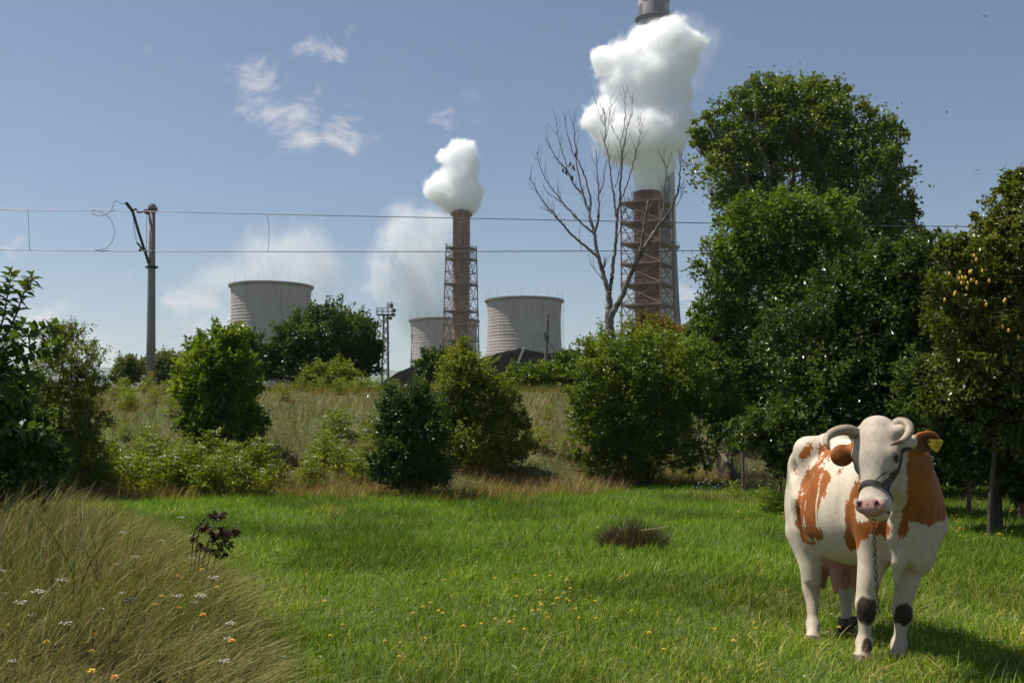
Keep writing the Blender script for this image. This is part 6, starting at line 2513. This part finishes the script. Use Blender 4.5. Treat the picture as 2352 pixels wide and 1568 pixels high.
gf = 'yellow meadow flowers'
flowers(24, around(1240, 1410, 45, 28), [fy], 'yellow_flower', 'small yellow flower in the open middle of the meadow', gf, 0.7, 1.15)
flowers(17, at_px(660, 1160, 1330, 1540), [fy], 'yellow_flower', 'small yellow flower in the short grass next to the tall grass', gf, 0.7, 1.1)
flowers(10, at_px(1340, 1900, 1330, 1540), [fy], 'yellow_flower', 'small yellow flower in the short grass beside the cow', gf, 0.7, 1.1)
flowers(5, at_px(2180, 2340, 1470, 1560), [fy], 'yellow_flower', 'small yellow flower beside the shadow of the cow', gf, 0.8, 1.1)
flowers(48, at_px(2160, 2352, 1186, 1255), [fy], 'yellow_flower', 'yellow flower in the longer grass under the orchard trees', gf, 0.7, 1.5)
flowers(22, at_px(1680, 1800, 1150, 1215), [fy], 'yellow_flower', 'yellow flower in the grass in front of the wire fence', gf, 0.7, 1.4)


def in_tall():
    y = 5.0 + 5.0 * rw.random()
    xe = float(tall_edge(y))
    return xe - 0.1 - 1.9 * rw.random(), y


go = 'flowers among the tall grass'
flowers(44, in_tall, [fo, (fo[0], fy2)], 'orange_flower', 'orange yellow flower head among the tall grass', go, 0.85, 1.35)
flowers(30, in_tall, um, 'white_umbel', 'white lacy flower head among the tall grass', go, 0.6, 0.95)
flowers(22, around(1612, 1118, 26, 16), [fb], 'chicory_flower', 'pale blue flower in the clump by the fence corner post', 'blue flowers by the fence', 0.7, 1.5)

# broad leaved herbs low in the meadow
n = 2600
X, Y = frustum_points(n, 5.4, 20.0, 1.4)
k = fbm2(X * 1.3, Y * 1.3, 3, 91) > 0.52
X, Y = X[k], Y[k]
n = len(X)
a = RNG.random(n) * 6.28
d = np.stack([np.cos(a), np.sin(a), 0.35 * RNG.random(n)], -1)
ln_ = 0.025 + 0.05 * RNG.random(n) ** 2
V, F = leaf_arrays(np.stack([X, Y, gz(X, Y) + 0.03 + 0.05 * RNG.random(n)], -1), d, np.tile((0, 0, 1.0), (n, 1)) + RNG.normal(0, 0.35, (n, 3)), ln_, ln_ * 0.5, 0.15)
m_herb = mat_leaf('leaf_herb', (0.070, 0.115, 0.022), (0.115, 0.165, 0.040), (0.21, 0.25, 0.11), 1.5, 0.35, 0.3, 0.5)
hb = mesh_obj('meadow_herbs', V, F, m_herb)
tag(hb, 'small broad leaved herbs scattered through the short meadow grass', 'herbs', kind='stuff')

# ------------------------------------------------------------------ dark rush tussock with broken straw in the meadow
tx, tY = (1462 - 1176) / FPX * 12.4, 12.4
tus = empty('grass_tussock', (tx, tY, float(gz(tx, tY))))
tag(tus, 'dark brown dead grass tussock with broken straws in the open meadow', 'tussock')
n = 1500
a = RNG.random(n) * 6.28
r = 0.33 * np.sqrt(RNG.random(n))
pos = np.stack([r * np.cos(a) * 1.15 - 0.05, r * np.sin(a) * 0.8, np.zeros(n) - 0.02], -1)
hh = (0.28 + 0.34 * RNG.random(n)) * (1.1 - r / 0.55)
lean = np.stack([np.cos(a) * r * 2.0, np.sin(a) * r * 2.0], -1) + RNG.normal(0, 0.25, (n, 2))
c = pick(n, [(0.045, 0.055, 0.018), (0.090, 0.070, 0.038), (0.060, 0.080, 0.020), (0.15, 0.11, 0.06)], [0.35, 0.3, 0.2, 0.15])
brn = pos[:, 0] < -0.02
c[brn] = pick(int(brn.sum()), [(0.085, 0.055, 0.036), (0.13, 0.085, 0.055), (0.05, 0.036, 0.025)], [0.4, 0.3, 0.3])
o_ = blade_object('blades', [blades(pos, hh, 0.006 + 0.005 * RNG.random(n), lean, RNG.random(n) * 3.14, 1.5, c, 3)], m_grass_dry, tus)
o_['kind'] = 'stuff'
m_straw = mat_simple('straw', (0.26, 0.18, 0.09), (0.38, 0.28, 0.15), 12, 0.7, bumps=0)
for (p, q) in (((-0.32, -0.10, 0.02), (-0.24, -0.12, 0.26)), ((-0.28, -0.12, 0.20), (-0.12, -0.15, 0.10)), ((0.02, -0.1, 0.24), (0.34, -0.14, 0.29)), ((0.34, -0.14, 0.29), (0.36, -0.15, 0.23)), ((-0.30, -0.1, 0.14), (-0.36, -0.15, 0.0))):
    mb = MB()
    mb.tube([p, q], [0.006, 0.004], 5)
    mb.build('straw', m_straw, tus)

# ------------------------------------------------------------------ withered brown weed leaning out of the tall grass
m_wilt = mat_leaf('leaf_withered', (0.028, 0.015, 0.009), (0.060, 0.033, 0.020), (0.105, 0.062, 0.040), 6.0, 0.6, 0.12, 0.2)
WY = 8.6
wb = P(425, 1300, WY)
wil = empty('withered_weed', (wb.x, WY, float(gz(wb.x, WY))))
tag(wil, 'withered dark brown weed with curled leaves at the tall grass edge', 'weed')
WO = Vector(wil.location)


def c6(x, y, dy=0.0):                                # close-up grid of the withered weed
    return P((440 + x / 8.71) / 1.0412, (1180 + y / 8.71) / 1.0412, WY + dy) - WO


rwl = random.Random(4)
cl = np_mesh('leaf', *leaf_arrays(np.array([[0, 0, 0], [0.012, 0.004, 0.0], [-0.008, -0.004, 0.002]]), np.array([[0, 0, 1.0], [0.5, 0.2, 0.8], [-0.5, -0.2, 0.85]]), np.array([[0.3, -1.0, 0], [0, -1, 0.4], [0.2, -1, -0.3]]),
                                   np.array([0.095, 0.08, 0.07]), np.array([0.038, 0.034, 0.03]), 0.35), m_wilt)
for st_pts, ends in (([(120, 1250), (200, 900), (330, 640), (520, 440), (600, 400)], [(600, 400), (680, 380), (660, 470), (740, 440), (760, 490), (560, 420), (800, 390), (700, 500), (330, 620), (440, 590)]),
                     ([(150, 1250), (300, 850), (420, 720), (560, 680), (700, 690)], [(400, 700), (450, 730), (540, 740), (560, 800), (600, 690), (680, 680), (760, 700), (780, 760), (850, 740), (540, 830), (620, 850), (330, 700), (740, 820)]),
                     ([(250, 1250), (500, 1000), (700, 850), (900, 760), (1000, 760)], [(940, 760), (1000, 740), (1050, 790), (960, 830), (1060, 740), (850, 800), (880, 830)]),
                     ([(350, 1280), (600, 1050), (780, 950), (860, 900)], [(820, 900), (870, 920), (900, 950), (760, 1000), (830, 1040), (720, 1020), (880, 1060), (790, 1090), (660, 920), (600, 960)]),
                     ([(200, 1350), (350, 1150), (420, 1080)], [(240, 920), (220, 960), (380, 1030), (430, 1060), (400, 1100), (460, 1110), (260, 1150), (210, 860)]),
                     ([(500, 1400), (680, 1220), (850, 1180)], [(660, 1130), (680, 1240), (760, 1290), (850, 1200), (900, 1230), (640, 1180)])):
    pts = [c6(x, y, rwl.uniform(-0.05, 0.05)) for x, y in st_pts]
    pts[0].z = min(pts[0].z, 0.02)
    mb = MB()
    cc = catmull(pts, 4)
    mb.tube(cc, [0.006 - 0.004 * i / len(cc) for i in range(len(cc))], 5)
    mb.build('stem', m_wilt, wil)
    for (x, y) in ends:
        for rep_ in range(2):
            lf = link('leaf', cl, wil)
            lf.location = c6(x + rwl.uniform(-22, 22), y + rwl.uniform(-22, 22), rwl.uniform(-0.08, 0.08))
            lf.rotation_euler = (rwl.uniform(1.6, 4.2), rwl.uniform(-0.8, 0.8), rwl.uniform(0, 6.28))
            s_ = rwl.uniform(0.45, 0.85)
            lf.scale = (s_, s_, s_)

# ------------------------------------------------------------------ apple boughs reaching in at the field edge
m_apple = mat_leaf('leaf_apple', (0.034, 0.058, 0.010), (0.066, 0.102, 0.016), (0.135, 0.180, 0.030), 3.0, 0.48, 0.42, 0.4)
AY = 5.6
ab = Vector((-3.75, AY + 0.4, 0))
ab.z = float(gz(ab.x, ab.y)) - 0.05
apple = empty('apple_tree', ab)
tag(apple, 'apple tree bough with glossy oval leaves hanging in beside the willow bush', 'tree')
# an oval, arched leaf of 12 faces
ov = []
prof_l = [(0.0, 0.0), (0.18, 0.22), (0.42, 0.30), (0.68, 0.24), (0.88, 0.11), (1.0, 0.0)]
V, F = [], []
for (t, wd_) in prof_l:
    zc_ = -0.22 * t * t
    V += [(t, -wd_, zc_ + wd_ * 0.35), (t, 0, zc_), (t, wd_, zc_ + wd_ * 0.35)]
for i in range(len(prof_l) - 1):
    F += [(3 * i, 3 * i + 3, 3 * i + 4, 3 * i + 1), (3 * i + 1, 3 * i + 4, 3 * i + 5, 3 * i + 2)]
lm_ = bpy.data.meshes.new('leaf')
lm_.from_pydata([(x * 0.07, y * 0.07, z * 0.07) for x, y, z in V], [], F)
lm_.polygons.foreach_set('use_smooth', [True] * len(lm_.polygons))
lm_.materials.append(m_apple)
ra = random.Random(12)


def bough(pts, r0, r1, nl, y0=0.0, y1=0.0, start=0.25):
    m = len(pts)
    q = [P(x, y, AY + y0 + (y1 - y0) * i / (m - 1)) - ab for i, (x, y) in enumerate(pts)]
    c = catmull(q, 8)
    k = len(c)
    mb = MB()
    mb.tube(c, [(r0 + (r1 - r0) * i / (k - 1)) * 0.55 for i in range(k)], 6)
    mb.build('branch', m_bark, apple, smooth=True)
    for j in range(nl):
        t = start + (1 - start) * (j + 0.5) / nl
        i = min(int(t * (k - 1)), k - 2)
        p = c[i].lerp(c[i + 1], t * (k - 1) - i)
        ax = (c[i + 1] - c[i]).normalized()
        sd = Matrix.Rotation(j * 2.4 + ra.uniform(-0.4, 0.4), 3, ax) @ frame_of(ax)[0]
        d = (ax * ra.uniform(0.2, 0.9) + sd * 1.0 + Vector((0, 0, ra.uniform(-0.25, 0.15)))).normalized()
        lf = link('leaf', lm_, apple)
        up_ = (Vector((0, 0, 1)) + Vector((ra.uniform(-0.6, 0.6), ra.uniform(-0.6, 0.6), 0)))
        z_ = (up_ - d * up_.dot(d)).normalized()
        y_ = z_.cross(d)
        s_ = ra.uniform(0.75, 1.15) * (0.85 if j > nl * 0.8 else 1.0)
        M = Matrix(((d.x, y_.x, z_.x), (d.y, y_.y, z_.y), (d.z, y_.z, z_.z))).to_4x4()
        lf.matrix_local = Matrix.Translation(p + sd * 0.004) @ M @ Matrix.Diagonal((s_, s_, s_, 1))
    return c


bough([(-60, 860), (-20, 790), (5, 740), (15, 690), (22, 650), (27, 622)], 0.016, 0.003, 40, 0.3, 0.0)
bough([(-40, 840), (10, 775), (38, 720), (52, 680), (64, 655), (76, 632)], 0.014, 0.003, 40, 0.2, -0.1)
bough([(-60, 880), (0, 800), (50, 775), (85, 762), (110, 752), (130, 746)], 0.014, 0.003, 40, 0.1, -0.2)
bough([(-60, 900), (0, 845), (60, 815), (110, 800), (150, 792)], 0.014, 0.003, 40, 0.2, 0.0)
bough([(-60, 830), (-20, 760), (-6, 700), (2, 660)], 0.014, 0.003, 26, 0.2, 0.1)
bough([(-50, 890), (10, 860), (50, 850), (78, 862), (92, 880)], 0.012, 0.003, 24, 0.1, 0.1)
bough([(-50, 930), (0, 900), (30, 905), (45, 925)], 0.012, 0.003, 18, 0.0, 0.1)
bough([(-60, 800), (-10, 770), (30, 765), (60, 740)], 0.012, 0.003, 24, 0.3, 0.2)
bough([(-70, 870), (-20, 820), (25, 800), (50, 790)], 0.012, 0.003, 24, 0.0, 0.25)
bough([(-50, 1000), (10, 985), (60, 985), (105, 985)], 0.012, 0.003, 18, 0.4, 0.5)
mb = MB()
jt = P(-75, 870, AY + 0.3) - ab
mb.tube([(0, 0, 0), (0.03, 0, 0.6), jt * 0.7 + Vector((-0.05, 0, 0)), jt], [0.085, 0.07, 0.05, 0.02], 9)
mb.build('trunk', m_bark, apple, smooth=True)
rng_a = np.random.default_rng(3)
lob = []
for (x, y, rx, ry, dy) in ((-60, 830, 40, 60, 0.4), (-10, 830, 36, 50, 0.3), (-40, 890, 40, 40, 0.4)):
    s = PXM(AY + dy)
    lob.append((tuple(P(x, y, AY + dy)), (rx / s, rx / s, ry / s)))
V, F, _ = crown_arrays(lob, 900, 0.066, rng_a, 0.3, 0.4, aspect=0.55)
cr_ = mesh_obj('crown', V - np.array(ab), F, m_apple, apple)
cr_['kind'] = 'stuff'

# ripening fruit in the pear tree
m_fruit = mat_simple('fruit_yellow', (0.50, 0.27, 0.02), (0.62, 0.38, 0.04), 9, 0.4, bumps=0)
mb = MB()
mb.tube([(0, 0, -0.028), (0, 0, -0.020), (0, 0, -0.005), (0, 0, 0.012), (0, 0, 0.024), (0, 0, 0.030)], [0.005, 0.013, 0.017, 0.015, 0.008, 0.002], 9)
fm_ = mb.mesh('fruit', m_fruit, True)
pear_root = [o for o in bpy.data.objects if o.name.startswith('pear_tree')][0]
for k in range(30):
    cxf, cyf = [(2212, 635), (2225, 640), (2235, 628), (2190, 640), (2255, 600), (2240, 660), (2300, 640), (2170, 680), (2290, 700), (2330, 760)][k % 10]
    f_ = link('fruit', fm_, pear_root)
    f_.location = P(cxf + ra.uniform(-28, 28), cyf + ra.uniform(-14, 14), 13.5 - ra.uniform(0.55, 0.75)) - Vector(pear_root.location)
# ------------------------------------------------------------------ summer haze: one even box of air round the whole scene
mh = bpy.data.materials.new('haze_air')
mh.use_nodes = True
nt = mh.node_tree
nt.nodes.clear()
ho = nt.nodes.new('ShaderNodeOutputMaterial')
hv_ = nt.nodes.new('ShaderNodeVolumePrincipled')
hv_.inputs['Color'].default_value = (0.90, 0.94, 1.0, 1)
hv_.inputs['Density'].default_value = 0.00010
hv_.inputs['Anisotropy'].default_value = 0.35
nt.links.new(hv_.outputs[0], ho.inputs['Volume'])
mb = MB()
mb.box((0, 0, 0), (19000, 17000, 400))
hz = mb.build('haze', mh)
hz.location = (0, 1200, 190 - 12)
tag(hz, 'thin bluish summer haze over the plain and the power station', 'haze', kind='stuff')
